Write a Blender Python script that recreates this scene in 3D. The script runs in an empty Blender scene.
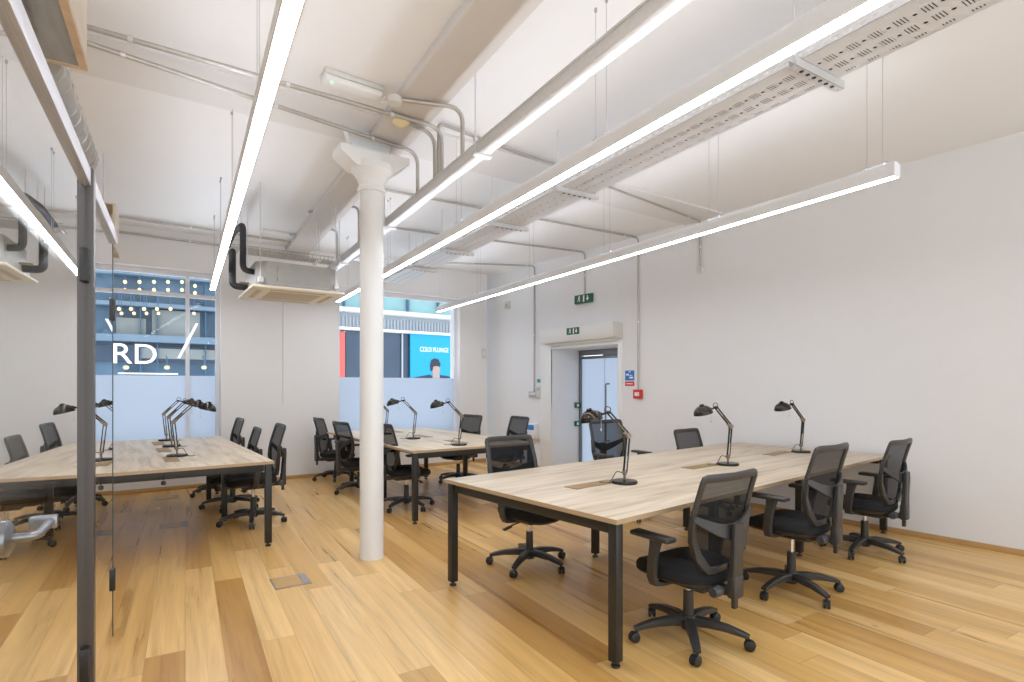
import bpy, bmesh, math, random
from mathutils import Vector, Matrix
random.seed(7)
sc = bpy.context.scene
COL = sc.collection
PI = math.pi
R_ = math.radians

# ------------------------------------------------------------------ survey
H, F, CX, Y0 = 1.377, 550.0, 512.0, 386.5      # eye height, focal length (px of a 1024 wide frame), horizon
CEIL = 3.45
def gp(px, py, h=0.0):
    Z = F*(H-h)/(py-Y0); return Vector(((px-CX)/F*Z, Z, h))
A_ANG = R_(120.7)                              # floor boards, lamps, trays run this way
AV = Vector((math.cos(A_ANG), math.sin(A_ANG), 0)); AP = Vector((-AV.y, AV.x, 0)) * -1   # AP points right of AV
def on_a(offset, Z, h=0.0):                    # point on a line parallel to the boards
    return Vector((offset-0.5945*Z, Z, h))
RW0 = Vector((3.663, 5.1, 0)); RWD = Vector((-0.7745, 1, 0)); RWL = RWD.length
RW_ROT = math.atan2(-1, 0.7745)                # local x = viewer's right, local y = into the wall
def rw_t(px):
    r = (px-CX)/F; return (RW0.x-r*RW0.y)/(r-RWD.x)
def rw_x(px): return -rw_t(px)*RWL
def rw(px, py):
    p = RW0+RWD*rw_t(px); return Vector((p.x, p.y, H+(Y0-py)/F*p.y))
BW0 = Vector((-5.05, 6.98, 0)); BWD = Vector((0.8196, 0.5731, 0)); BW_ROT = math.atan2(BWD.y, BWD.x)
BWN = Vector((-BWD.y, BWD.x, 0))
def bw_q(px, out=0.0):
    r = (px-CX)/F; o = BW0+BWN*out
    return (r*o.y-o.x)/(BWD.x-r*BWD.y)
def bw(px, py, out=0.0):
    p = BW0+BWN*out+BWD*bw_q(px, out); return Vector((p.x, p.y, H+(Y0-py)/F*p.y))
GP0 = Vector((-2.1164, 2.907, 0)); GPD = Vector((0.6036, -1, 0)).normalized()   # glass partition, towards the viewer
GP_ROT = math.atan2(GPD.y, GPD.x)
def glass_pt(u, off=0.0, h=0.0):               # off to the right of the partition
    n = Vector((-GPD.y, GPD.x, 0)); return GP0+GPD*u+n*off+Vector((0, 0, h))

# ------------------------------------------------------------------ materials
def mat(name, col, rough=0.5, metal=0.0, spec=0.5, coat=0.0, noise=0.0, bump=0.0, scale=40.0):
    m = bpy.data.materials.new(name); m.use_nodes = True
    nt = m.node_tree; b = nt.nodes['Principled BSDF']
    b.inputs['Base Color'].default_value = (*col, 1); b.inputs['Roughness'].default_value = rough
    b.inputs['Metallic'].default_value = metal; b.inputs['Specular IOR Level'].default_value = spec
    b.inputs['Coat Weight'].default_value = coat
    tc = nt.nodes.new('ShaderNodeTexCoord'); n = nt.nodes.new('ShaderNodeTexNoise')
    n.inputs['Scale'].default_value = scale; n.inputs['Detail'].default_value = 3
    nt.links.new(tc.outputs['Object'], n.inputs['Vector'])
    if noise:
        mx = nt.nodes.new('ShaderNodeMix'); mx.data_type = 'RGBA'
        mx.inputs[6].default_value = (*[c*(1-noise) for c in col], 1); mx.inputs[7].default_value = (*[min(1, c*(1+noise)) for c in col], 1)
        nt.links.new(n.outputs['Fac'], mx.inputs[0]); nt.links.new(mx.outputs[2], b.inputs['Base Color'])
    if bump:
        bp = nt.nodes.new('ShaderNodeBump'); bp.inputs['Strength'].default_value = bump; bp.inputs['Distance'].default_value = 0.01
        nt.links.new(n.outputs['Fac'], bp.inputs['Height']); nt.links.new(bp.outputs[0], b.inputs['Normal'])
    return m
def emit(name, col, s):
    m = bpy.data.materials.new(name); m.use_nodes = True; nt = m.node_tree; nt.nodes.clear()
    e = nt.nodes.new('ShaderNodeEmission'); o = nt.nodes.new('ShaderNodeOutputMaterial')
    e.inputs[0].default_value = (*col, 1); e.inputs[1].default_value = s; nt.links.new(e.outputs[0], o.inputs[0]); return m
class NB:
    def __init__(s, nt): s.nt = nt
    def n(s, t, **k):
        x = s.nt.nodes.new(t)
        for a, v in k.items(): setattr(x, a, v)
        return x
    def m(s, op, a, b=None, c=None):
        x = s.n('ShaderNodeMath', operation=op)
        for i, v in enumerate((a, b, c)):
            if v is None: continue
            if isinstance(v, (int, float)): x.inputs[i].default_value = v
            else: s.nt.links.new(v, x.inputs[i])
        return x.outputs[0]
    def l(s, a, b): s.nt.links.new(a, b)
    def mix(s, f, a, b, blend='MIX'):
        x = s.n('ShaderNodeMix', data_type='RGBA', blend_type=blend)
        for i, v in ((0, f), (6, a), (7, b)):
            if isinstance(v, (int, float)): x.inputs[i].default_value = v
            elif isinstance(v, tuple): x.inputs[i].default_value = (*v, 1)
            else: s.l(v, x.inputs[i])
        return x.outputs[2]
    def comb(s, x, y, z=0.0):
        c = s.n('ShaderNodeCombineXYZ')
        for i, v in enumerate((x, y, z)):
            if isinstance(v, (int, float)): c.inputs[i].default_value = v
            else: s.l(v, c.inputs[i])
        return c.outputs[0]
    def ramp(s, f, stops):
        r = s.n('ShaderNodeValToRGB'); e = r.color_ramp.elements
        while len(e) < len(stops): e.new(0.5)
        for k, (p, c) in enumerate(stops): e[k].position = p; e[k].color = (*c, 1)
        s.l(f, r.inputs[0]); return r.outputs[0]
def new_nt(name):
    m = bpy.data.materials.new(name); m.use_nodes = True; return m, NB(m.node_tree), m.node_tree.nodes['Principled BSDF']

def floor_mat():
    m, b, p = new_nt('oak_boards')
    tc = b.n('ShaderNodeTexCoord'); mp = b.n('ShaderNodeMapping'); mp.vector_type = 'POINT'
    mp.inputs['Rotation'].default_value = (0, 0, -A_ANG); b.l(tc.outputs['Object'], mp.inputs[0])
    sp = b.n('ShaderNodeSeparateXYZ'); b.l(mp.outputs[0], sp.inputs[0]); x, y = sp.outputs[0], sp.outputs[1]
    W, L = 0.175, 1.9
    yr = b.m('DIVIDE', y, W); row = b.m('FLOOR', yr); wn = b.n('ShaderNodeTexWhiteNoise', noise_dimensions='1D'); b.l(row, wn.inputs['W'])
    xs = b.m('ADD', b.m('DIVIDE', x, L), b.m('MULTIPLY', wn.outputs['Value'], 9.0)); idx = b.m('FLOOR', xs)
    wn2 = b.n('ShaderNodeTexWhiteNoise', noise_dimensions='2D'); b.l(b.comb(row, idx), wn2.inputs['Vector'])
    v = wn2.outputs['Value']
    base = b.ramp(v, [(0.0, (0.50, 0.265, 0.07)), (0.2, (0.65, 0.385, 0.12)), (0.55, (0.75, 0.475, 0.175)), (0.85, (0.82, 0.55, 0.235)), (1.0, (0.57, 0.32, 0.09))])
    off = b.m('MULTIPLY', v, 37.0)
    n1 = b.n('ShaderNodeTexNoise'); n1.inputs['Scale'].default_value = 1.0; n1.inputs['Detail'].default_value = 6; n1.inputs['Distortion'].default_value = 1.1
    b.l(b.comb(b.m('ADD', b.m('MULTIPLY', x, 0.55), off), b.m('MULTIPLY', y, 11.0), off), n1.inputs['Vector'])
    n2 = b.n('ShaderNodeTexNoise'); n2.inputs['Scale'].default_value = 1.0; n2.inputs['Detail'].default_value = 4
    b.l(b.comb(b.m('ADD', b.m('MULTIPLY', x, 3.0), off), b.m('MULTIPLY', y, 90.0), off), n2.inputs['Vector'])
    wv = b.n('ShaderNodeTexWave', wave_type='RINGS', rings_direction='Y'); wv.inputs['Scale'].default_value = 5.0; wv.inputs['Distortion'].default_value = 5.0; wv.inputs['Detail'].default_value = 3
    b.l(b.comb(b.m('ADD', b.m('MULTIPLY', x, 0.35), off), b.m('ADD', b.m('MULTIPLY', y, 2.6), off), off), wv.inputs['Vector'])
    g = b.m('ADD', b.m('MULTIPLY', n1.outputs['Fac'], 0.95), b.m('ADD', b.m('MULTIPLY', n2.outputs['Fac'], 0.30), 0.05))
    gr = b.ramp(g, [(0.40, (0.60, 0.52, 0.44)), (0.62, (0.94, 0.92, 0.9)), (0.85, (1.12, 1.13, 1.15))])
    c = b.mix(1.0, base, gr, 'MULTIPLY')
    vo = b.n('ShaderNodeTexVoronoi'); vo.inputs['Scale'].default_value = 1.0; vo.inputs['Randomness'].default_value = 1.0
    b.l(b.comb(b.m('ADD', b.m('MULTIPLY', x, 1.6), off), b.m('MULTIPLY', y, 4.5), off), vo.inputs['Vector'])
    kn = b.m('MULTIPLY', b.m('LESS_THAN', vo.outputs['Distance'], 0.05), b.m('GREATER_THAN', n1.outputs['Fac'], 0.53))
    c = b.mix(b.m('MULTIPLY', kn, 0.55), c, (0.16, 0.07, 0.025))
    fy = b.m('FRACT', yr); fx = b.m('FRACT', xs)
    seam = b.m('MAXIMUM', b.m('LESS_THAN', fy, 0.014), b.m('LESS_THAN', fx, 0.0018))
    c = b.mix(b.m('MULTIPLY', seam, 0.45), c, (0.16, 0.08, 0.03))
    b.l(c, p.inputs['Base Color'])
    b.l(b.m('ADD', 0.20, b.m('MULTIPLY', n1.outputs['Fac'], 0.22)), p.inputs['Roughness'])
    p.inputs['Specular IOR Level'].default_value = 0.5
    bp = b.n('ShaderNodeBump'); bp.inputs['Strength'].default_value = 0.15; bp.inputs['Distance'].default_value = 0.003
    b.l(b.m('SUBTRACT', n2.outputs['Fac'], b.m('MULTIPLY', seam, 2.0)), bp.inputs['Height']); b.l(bp.outputs[0], p.inputs['Normal'])
    return m
def desk_mat():
    m, b, p = new_nt('pale_oak_laminate')
    tc = b.n('ShaderNodeTexCoord'); sp = b.n('ShaderNodeSeparateXYZ'); b.l(tc.outputs['Object'], sp.inputs[0]); x, y = sp.outputs[0], sp.outputs[1]
    bx = b.m('FLOOR', b.m('DIVIDE', y, 0.19)); wn = b.n('ShaderNodeTexWhiteNoise', noise_dimensions='1D'); b.l(bx, wn.inputs['W'])
    n1 = b.n('ShaderNodeTexNoise'); n1.inputs['Scale'].default_value = 1.0; n1.inputs['Detail'].default_value = 5; n1.inputs['Distortion'].default_value = 0.5
    b.l(b.comb(b.m('ADD', b.m('MULTIPLY', x, 1.4), b.m('MULTIPLY', wn.outputs['Value'], 20)), b.m('MULTIPLY', y, 14.0)), n1.inputs['Vector'])
    n2 = b.n('ShaderNodeTexNoise'); n2.inputs['Scale'].default_value = 1.0; n2.inputs['Detail'].default_value = 3
    b.l(b.comb(b.m('MULTIPLY', x, 5.0), b.m('MULTIPLY', y, 110.0)), n2.inputs['Vector'])
    g = b.m('ADD', b.m('MULTIPLY', n1.outputs['Fac'], 0.75), b.m('MULTIPLY', n2.outputs['Fac'], 0.25))
    g = b.m('ADD', g, b.m('MULTIPLY', b.m('SUBTRACT', wn.outputs['Value'], 0.5), 0.05))
    b.l(b.ramp(g, [(0.33, (0.40, 0.31, 0.21)), (0.47, (0.57, 0.47, 0.345)), (0.66, (0.69, 0.59, 0.455))]), p.inputs['Base Color'])
    p.inputs['Roughness'].default_value = 0.42; return m
def ply_mat():
    m, b, p = new_nt('plywood_edge')
    tc = b.n('ShaderNodeTexCoord'); w = b.n('ShaderNodeTexNoise'); w.inputs['Scale'].default_value = 9; w.inputs['Detail'].default_value = 5
    b.l(tc.outputs['Object'], w.inputs['Vector'])
    b.l(b.ramp(w.outputs['Fac'], [(0.3, (0.55, 0.42, 0.30)), (0.7, (0.72, 0.60, 0.46))]), p.inputs['Base Color']); p.inputs['Roughness'].default_value = 0.7; return m
def greyboard_mat():
    m, b, p = new_nt('grey_washed_board')
    tc = b.n('ShaderNodeTexCoord'); mp = b.n('ShaderNodeMapping'); mp.inputs['Scale'].default_value = (2, 14, 2); b.l(tc.outputs['Object'], mp.inputs[0])
    w = b.n('ShaderNodeTexNoise'); w.inputs['Scale'].default_value = 1.5; w.inputs['Detail'].default_value = 6; b.l(mp.outputs[0], w.inputs['Vector'])
    b.l(b.ramp(w.outputs['Fac'], [(0.28, (0.13, 0.14, 0.16)), (0.42, (0.29, 0.32, 0.36)), (0.7, (0.40, 0.43, 0.48))]), p.inputs['Base Color']); p.inputs['Roughness'].default_value = 0.6; return m
def glass_mat(name, tint, r0=0.04, rough=0.0, gain=1.0):
    m = bpy.data.materials.new(name); m.use_nodes = True; nt = m.node_tree; nt.nodes.clear(); b = NB(nt)
    o = b.n('ShaderNodeOutputMaterial'); t = b.n('ShaderNodeBsdfTransparent'); g = b.n('ShaderNodeBsdfGlossy'); mx = b.n('ShaderNodeMixShader')
    t.inputs[0].default_value = (*tint, 1); g.inputs['Roughness'].default_value = rough; g.inputs[0].default_value = (1, 1, 1, 1)
    ge = b.n('ShaderNodeNewGeometry'); d = b.n('ShaderNodeVectorMath', operation='DOT_PRODUCT'); b.l(ge.outputs['Normal'], d.inputs[0]); b.l(ge.outputs['Incoming'], d.inputs[1])
    c = b.m('ABSOLUTE', d.outputs['Value']); f = b.m('ADD', r0, b.m('MULTIPLY', 1-r0, b.m('POWER', b.m('SUBTRACT', 1.0, c), 5.0)))
    if gain != 1.0: f = b.m('MINIMUM', b.m('MULTIPLY', f, gain), 1.0)
    b.l(f, mx.inputs[0]); b.l(t.outputs[0], mx.inputs[1]); b.l(g.outputs[0], mx.inputs[2]); b.l(mx.outputs[0], o.inputs[0]); return m
def frost_mat(name, col, clear=0.0):
    m = bpy.data.materials.new(name); m.use_nodes = True; nt = m.node_tree; nt.nodes.clear(); b = NB(nt)
    o = b.n('ShaderNodeOutputMaterial'); t = b.n('ShaderNodeBsdfTranslucent'); d = b.n('ShaderNodeBsdfDiffuse'); g = b.n('ShaderNodeBsdfGlossy')
    t.inputs[0].default_value = (*col, 1); d.inputs[0].default_value = (*[c*0.8 for c in col], 1); g.inputs['Roughness'].default_value = 0.25
    m1 = b.n('ShaderNodeMixShader'); m1.inputs[0].default_value = 0.12; b.l(t.outputs[0], m1.inputs[1]); b.l(d.outputs[0], m1.inputs[2])
    m2 = b.n('ShaderNodeMixShader'); m2.inputs[0].default_value = 0.04; b.l(m1.outputs[0], m2.inputs[1]); b.l(g.outputs[0], m2.inputs[2]); b.l(m2.outputs[0], o.inputs[0]); return m
def sheer_mat():
    m = bpy.data.materials.new('black_mesh_fabric'); m.use_nodes = True; nt = m.node_tree; nt.nodes.clear(); b = NB(nt)
    o = b.n('ShaderNodeOutputMaterial'); t = b.n('ShaderNodeBsdfTransparent'); p = b.n('ShaderNodeBsdfPrincipled'); mx = b.n('ShaderNodeMixShader')
    p.inputs['Base Color'].default_value = (0.013, 0.014, 0.017, 1); p.inputs['Roughness'].default_value = 0.8; p.inputs['Specular IOR Level'].default_value = 0.2
    mx.inputs[0].default_value = 0.82; b.l(t.outputs[0], mx.inputs[1]); b.l(p.outputs[0], mx.inputs[2]); b.l(mx.outputs[0], o.inputs[0]); return m
def perf_mat():
    m, b, p = new_nt('perforated_galvanised_steel')
    p.inputs['Base Color'].default_value = (0.74, 0.74, 0.75, 1); p.inputs['Metallic'].default_value = 0.25; p.inputs['Roughness'].default_value = 0.38
    tc = b.n('ShaderNodeTexCoord'); sp = b.n('ShaderNodeSeparateXYZ'); b.l(tc.outputs['Object'], sp.inputs[0]); x, y, z = sp.outputs
    u = b.m('FRACT', b.m('DIVIDE', x, 0.105)); fs = b.m('FRACT', b.m('DIVIDE', x, 0.0135)); v = b.m('FRACT', b.m('DIVIDE', b.m('ADD', y, 0.5), 0.1))
    slot = b.m('MULTIPLY', b.m('MULTIPLY', b.m('LESS_THAN', fs, 0.42), b.m('LESS_THAN', u, 0.52)), b.m('MULTIPLY', b.m('GREATER_THAN', v, 0.22), b.m('LESS_THAN', v, 0.78)))
    v2 = b.m('FRACT', b.m('DIVIDE', b.m('ADD', y, 0.5), 0.1))
    dx = b.m('MULTIPLY', b.m('SUBTRACT', u, 0.77), 0.105); dy = b.m('MULTIPLY', b.m('SUBTRACT', v2, 0.5), 0.1)
    hole = b.m('LESS_THAN', b.m('ADD', b.m('MULTIPLY', dx, dx), b.m('MULTIPLY', dy, dy)), 0.000085)
    mask = b.m('MULTIPLY', b.m('MAXIMUM', slot, hole), b.m('LESS_THAN', b.m('ABSOLUTE', y), 0.145))
    eu = b.m('FRACT', b.m('DIVIDE', x, 0.06)); es = b.m('MULTIPLY', b.m('MULTIPLY', b.m('LESS_THAN', eu, 0.5), b.m('GREATER_THAN', b.m('ABSOLUTE', y), 0.16)), b.m('MULTIPLY', b.m('GREATER_THAN', z, 0.018), b.m('LESS_THAN', z, 0.028)))
    b.l(b.m('SUBTRACT', 1.0, b.m('MAXIMUM', mask, es)), p.inputs['Alpha']); return m
def facade_mat():
    m, b, p = new_nt('blue_glazing_opposite')
    tc = b.n('ShaderNodeTexCoord'); n = b.n('ShaderNodeTexNoise'); n.inputs['Scale'].default_value = 0.9; n.inputs['Detail'].default_value = 5; b.l(tc.outputs['Object'], n.inputs['Vector'])
    vo = b.n('ShaderNodeTexVoronoi', distance='CHEBYCHEV'); vo.inputs['Scale'].default_value = 0.55; b.l(tc.outputs['Object'], vo.inputs['Vector'])
    s = b.m('ADD', b.m('MULTIPLY', n.outputs['Fac'], 0.6), b.m('MULTIPLY', vo.outputs['Color'], 0.3))
    b.l(b.ramp(s, [(0.3, (0.035, 0.075, 0.12)), (0.5, (0.085, 0.155, 0.23)), (0.72, (0.16, 0.25, 0.33))]), p.inputs['Base Color'])
    p.inputs['Roughness'].default_value = 0.25; return m

M = dict(
    wall=mat('white_wall_paint', (0.80, 0.79, 0.78), 0.75, noise=0.012, bump=0.02, scale=6), wallr=mat('white_plaster_paint', (0.80, 0.80, 0.81), 0.7, noise=0.015, bump=0.03, scale=5),
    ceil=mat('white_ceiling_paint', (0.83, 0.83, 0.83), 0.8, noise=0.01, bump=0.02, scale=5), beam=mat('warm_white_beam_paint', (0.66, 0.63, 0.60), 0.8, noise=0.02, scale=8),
    cbeam=mat('beam_shade_tone', (0.75, 0.74, 0.73), 0.8, noise=0.02, scale=8), trim=mat('white_gloss_paint', (0.82, 0.82, 0.81), 0.35), skirting=mat('oak_skirting', (0.52, 0.31, 0.12), 0.45, noise=0.12, scale=12),  # cross beam carries its shading as a slightly darker colour
    floor=floor_mat(), desk=desk_mat(), edge=mat('oak_edge_band', (0.47, 0.34, 0.20), 0.5, noise=0.1, scale=20), flap=mat('brown_wood_flap', (0.30, 0.19, 0.075), 0.5, noise=0.12, scale=18),
    blackmetal=mat('black_powder_coat', (0.022, 0.02, 0.018), 0.42), plastic=mat('black_plastic', (0.040, 0.038, 0.037), 0.38, noise=0.1, scale=60), fabric=mat('black_seat_fabric', (0.009, 0.009, 0.010), 0.9, noise=0.3, bump=0.3, scale=220),
    sheer=sheer_mat(), caster=mat('black_caster_nylon', (0.02, 0.02, 0.021), 0.35), knob=mat('dark_grey_plastic', (0.05, 0.05, 0.055), 0.4), chrome=mat('chrome', (0.75, 0.75, 0.76), 0.18, 1.0),
    lampmetal=mat('bronze_black_metal', (0.05, 0.043, 0.038), 0.22, 0.85), lampinner=mat('pale_lamp_lining', (0.7, 0.66, 0.58), 0.5), brass=mat('dull_brass', (0.26, 0.21, 0.16), 0.4, 0.7), cord=mat('pale_cord', (0.6, 0.57, 0.52), 0.6), cable=mat('black_cable', (0.02, 0.02, 0.02), 0.5),
    galv=mat('galvanised_steel', (0.70, 0.70, 0.70), 0.36, 0.45, noise=0.10, scale=30), acbody=mat('dull_zinc_casing', (0.42, 0.41, 0.39), 0.5, 0.3, noise=0.1, scale=12), conduit=mat('galvanised_conduit', (0.50, 0.475, 0.44), 0.36, 0.6, noise=0.15, scale=20), perf=perf_mat(),
    rail=mat('silver_head_rail', (0.50, 0.50, 0.53), 0.4, 0.4), ductmetal=mat('spiral_duct_zinc', (0.50, 0.49, 0.47), 0.4, 0.5, noise=0.1, scale=12), plyface=mat('pale_plywood_face', (0.70, 0.63, 0.53), 0.6, noise=0.1, scale=6), alu=mat('brushed_aluminium', (0.68, 0.69, 0.71), 0.35, 0.6), lamphouse=mat('white_aluminium', (0.82, 0.82, 0.83), 0.4), wire=mat('steel_wire', (0.45, 0.45, 0.46), 0.4, 0.6),
    led=emit('led_diffuser', (0.95, 0.98, 1.055), 18.0), added_up=emit('added_uplight_glow', (0.91, 0.975, 1.10), 24.0),  # the second emitter is an added upward glow for the ceiling
    cream=mat('aged_cream_plastic', (0.86, 0.79, 0.64), 0.45), creamdark=mat('cream_grille', (0.60, 0.52, 0.37), 0.6), rubber=mat('black_pipe_lagging', (0.025, 0.025, 0.027), 0.7), detector=mat('yellowed_plastic', (0.80, 0.69, 0.42), 0.45),
    post=mat('anodised_dark_grey', (0.085, 0.075, 0.07), 0.35, 0.5), hinge=mat('dark_hinge_metal', (0.03, 0.028, 0.027), 0.35, 0.4), satin=mat('satin_steel', (0.27, 0.27, 0.28), 0.3, 0.9),
    glass=glass_mat('partition_glass', (0.93, 0.95, 0.94), gain=1.8), pane=glass_mat('window_glass', (0.97, 0.985, 1.0), gain=0.10), glassedge=mat('green_glass_edge', (0.05, 0.07, 0.065), 0.2),
    frost=frost_mat('frosted_film', (0.72, 0.755, 0.81)), frostdoor=frost_mat('frosted_door_glass', (0.56, 0.60, 0.66)), wframe=mat('pale_window_frame', (0.82, 0.83, 0.88), 0.4),
    ply=ply_mat(), greyboard=greyboard_mat(), white=mat('white_plastic', (0.80, 0.80, 0.79), 0.4), grey=mat('grey_plastic', (0.45, 0.45, 0.46), 0.45), offwhite=mat('offwhite_plastic', (0.68, 0.66, 0.62), 0.45),
    green=mat('safety_green', (0.015, 0.16, 0.085), 0.45), greendark=mat('exit_sign_green', (0.02, 0.11, 0.07), 0.4), red=mat('alarm_red', (0.62, 0.03, 0.025), 0.4), blue=mat('notice_blue', (0.03, 0.20, 0.62), 0.45), paper=mat('sign_white', (0.85, 0.85, 0.85), 0.5), teal=mat('small_teal_plate', (0.06, 0.3, 0.33), 0.5),
    gled=emit('green_indicator', (0.1, 1.0, 0.4), 3.0), bulb=emit('warm_bulb', (1.0, 0.70, 0.32), 2.2), down=emit('downlight_glow', (1.0, 0.88, 0.6), 0.9), sign=emit('lit_white_letters', (1.0, 1.0, 1.0), 1.3),
    facade=facade_mat(), fband=mat('pale_blue_spandrel', (0.15, 0.22, 0.29), 0.5, noise=0.15, scale=3), fdark=mat('dark_glazing', (0.045, 0.07, 0.11), 0.25, noise=0.3, scale=2), fstone=mat('stone_panel', (0.24, 0.26, 0.255), 0.7, noise=0.25, scale=2.5), fteal=mat('teal_glazing', (0.23, 0.40, 0.41), 0.2, noise=0.2, scale=2), fgrey=mat('ribbed_grey_cladding', (0.42, 0.45, 0.49), 0.45, noise=0.05, scale=8), fmull=mat('navy_mullion', (0.05, 0.12, 0.2), 0.4),
    posterred=mat('poster_red', (0.70, 0.12, 0.10), 0.5), postercyan=mat('poster_cyan', (0.004, 0.33, 0.58), 0.5), posterdark=mat('poster_dark_cloth', (0.02, 0.035, 0.075), 0.6), posterskin=mat('poster_skin', (0.42, 0.30, 0.26), 0.6), posterhair=mat('poster_hair', (0.025, 0.03, 0.05), 0.6),
    boxsteel=mat('floor_box_steel', (0.36, 0.33, 0.33), 0.4, 0.5), boxlid=mat('floor_box_oak_lid', (0.56, 0.34, 0.13), 0.35, noise=0.12, scale=14), stone=mat('roof_membrane', (0.4, 0.4, 0.42), 0.8))

# ------------------------------------------------------------------ mesh helpers
class MB:
    def __init__(s): s.bm = bmesh.new()
    def _merge(s, t):
        me = bpy.data.meshes.new('tmp'); t.to_mesh(me); t.free(); s.bm.from_mesh(me); bpy.data.meshes.remove(me)
    def box(s, c, d, rot=None, bev=0.0, seg=2, mi=0):
        t = bmesh.new(); bmesh.ops.create_cube(t, size=1.0)
        for v in t.verts: v.co = Vector((v.co.x*d[0], v.co.y*d[1], v.co.z*d[2]))
        if bev: bmesh.ops.bevel(t, geom=list(t.edges), offset=min(bev, min(d)*0.45), segments=seg, profile=0.5, affect='EDGES')
        mt = Matrix.Translation(Vector(c)) @ (rot.to_4x4() if rot is not None else Matrix.Identity(4))
        t.transform(mt)
        for f in t.faces: f.material_index = mi
        s._merge(t); return s
    def span(s, a, b, bev=0.0, mi=0):
        a, b = Vector(a), Vector(b); return s.box((a+b)/2, [abs(b[i]-a[i]) for i in range(3)], bev=bev, mi=mi)
    def loft(s, loops, cap=True, closed=False, mi=0):
        rows = [[s.bm.verts.new(p) for p in l] for l in loops]; n = len(rows[0])
        pairs = list(zip(rows, rows[1:]))+([(rows[-1], rows[0])] if closed else [])
        for a, b in pairs:
            for i in range(n):
                f = s.bm.faces.new((a[i], a[(i+1) % n], b[(i+1) % n], b[i])); f.material_index = mi
        if cap and not closed:
            s.bm.faces.new(rows[0][::-1]).material_index = mi; s.bm.faces.new(rows[-1]).material_index = mi
        return s
    def tube(s, pts, r, n=8, closed=False, mi=0):
        pts = [Vector(p) for p in pts]; loops = []; up = None; N = len(pts)
        for i, p in enumerate(pts):
            if closed: d = (pts[(i+1) % N]-pts[i-1]).normalized()
            else: d = (pts[min(i+1, N-1)]-pts[max(i-1, 0)]).normalized()
            if up is None:
                up = Vector((0, 0, 1)) if abs(d.z) < 0.9 else Vector((1, 0, 0))
            x = up.cross(d)
            if x.length < 1e-4: x = Vector((0, 1, 0)).cross(d)
            x.normalize(); y = d.cross(x).normalized(); up = y
            rr = r[i] if isinstance(r, (list, tuple)) else r
            loops.append([p+x*math.cos(2*PI*k/n)*rr+y*math.sin(2*PI*k/n)*rr for k in range(n)])
        return s.loft(loops, closed=closed, mi=mi)
    def band(s, pts, wid, th, nrm, bev=0.0):                # rectangular bar along a path; nrm = per-point width direction
        pts = [Vector(p) for p in pts]; loops = []; N = len(pts)
        for i, p in enumerate(pts):
            d = (pts[min(i+1, N-1)]-pts[max(i-1, 0)]).normalized(); w = Vector(nrm[i] if isinstance(nrm, list) else nrm); w = (w-d*w.dot(d)).normalized(); t = d.cross(w)
            a = (wid[i] if isinstance(wid, (list, tuple)) else wid)/2; b = (th[i] if isinstance(th, (list, tuple)) else th)/2; c = min(a, b)*0.4
            loops.append([p+w*u+t*v for u, v in ((-a+c, -b), (a-c, -b), (a, -b+c), (a, b-c), (a-c, b), (-a+c, b), (-a, b-c), (-a, -b+c))])
        return s.loft(loops)
    def lathe(s, prof, n=24, mt=None, mi=0):
        mt = mt or Matrix.Identity(4); loops = []
        for r, z in prof: loops.append([mt @ Vector((max(r, 1e-4)*math.cos(2*PI*k/n), max(r, 1e-4)*math.sin(2*PI*k/n), z)) for k in range(n)])
        return s.loft(loops, mi=mi)
    def prism(s, poly, a, b, mt=None, mi=0):                 # poly in xy, extruded z a..b, then transformed
        mt = mt or Matrix.Identity(4)
        return s.loft([[mt @ Vector((p[0], p[1], z)) for p in poly] for z in (a, b)], mi=mi)
    def build(s, name, m, parent=None, loc=None, rotz=None, ang=40):
        bmesh.ops.remove_doubles(s.bm, verts=s.bm.verts, dist=1e-6)
        bmesh.ops.recalc_face_normals(s.bm, faces=s.bm.faces)
        me = bpy.data.meshes.new(name); s.bm.to_mesh(me); s.bm.free()
        for mm in (m if isinstance(m, (list, tuple)) else [m]): me.materials.append(mm)
        for p in me.polygons: p.use_smooth = True
        me.set_sharp_from_angle(angle=R_(ang))
        o = bpy.data.objects.new(name, me); COL.objects.link(o)
        if parent: o.parent = parent
        if loc is not None: o.location = loc
        if rotz is not None: o.rotation_euler = (0, 0, rotz)
        return o
def fillet(pts, rad, n=5):
    pts = [Vector(p) for p in pts]; out = [pts[0]]
    for a, b, c in zip(pts, pts[1:], pts[2:]):
        d1 = (a-b); d2 = (c-b); r = min(rad, d1.length*0.45, d2.length*0.45); p = b+d1.normalized()*r; q = b+d2.normalized()*r
        for k in range(n+1):
            t = k/n; out.append(p*(1-t)**2+b*2*t*(1-t)+q*t*t)
    out.append(pts[-1]); return out
def tag(o, label=None, cat=None, group=None, kind=None):
    if label: o['label'] = label
    if cat: o['category'] = cat
    if group: o['group'] = group
    if kind: o['kind'] = kind
    return o
def thing(name, label, cat, loc=(0, 0, 0), rotz=0.0, group=None):
    o = bpy.data.objects.new(name, None); COL.objects.link(o); o.empty_display_size = 0.1
    o.location = loc; o.rotation_euler = (0, 0, rotz); return tag(o, label, cat, group)
def struct(o, label=None, cat=None): return tag(o, label, cat, kind='structure')
def children(o): return [c for c in COL.objects if c.parent == o]
def dup(o, parent=None):
    c = o.copy(); COL.objects.link(c)
    if parent: c.parent = parent
    for ch in KIDS.get(o.name, None) or children(o): dup(ch, c)
    return c
KIDS = {}
def text_mesh(body, size, depth=0.004):
    cu = bpy.data.curves.new('t', 'FONT'); cu.body = body; cu.size = size; cu.extrude = depth; cu.align_x = 'LEFT'
    o = bpy.data.objects.new('t', cu); COL.objects.link(o); dg = bpy.context.evaluated_depsgraph_get()
    me = bpy.data.meshes.new_from_object(o.evaluated_get(dg)); bpy.data.objects.remove(o); return me
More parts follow.
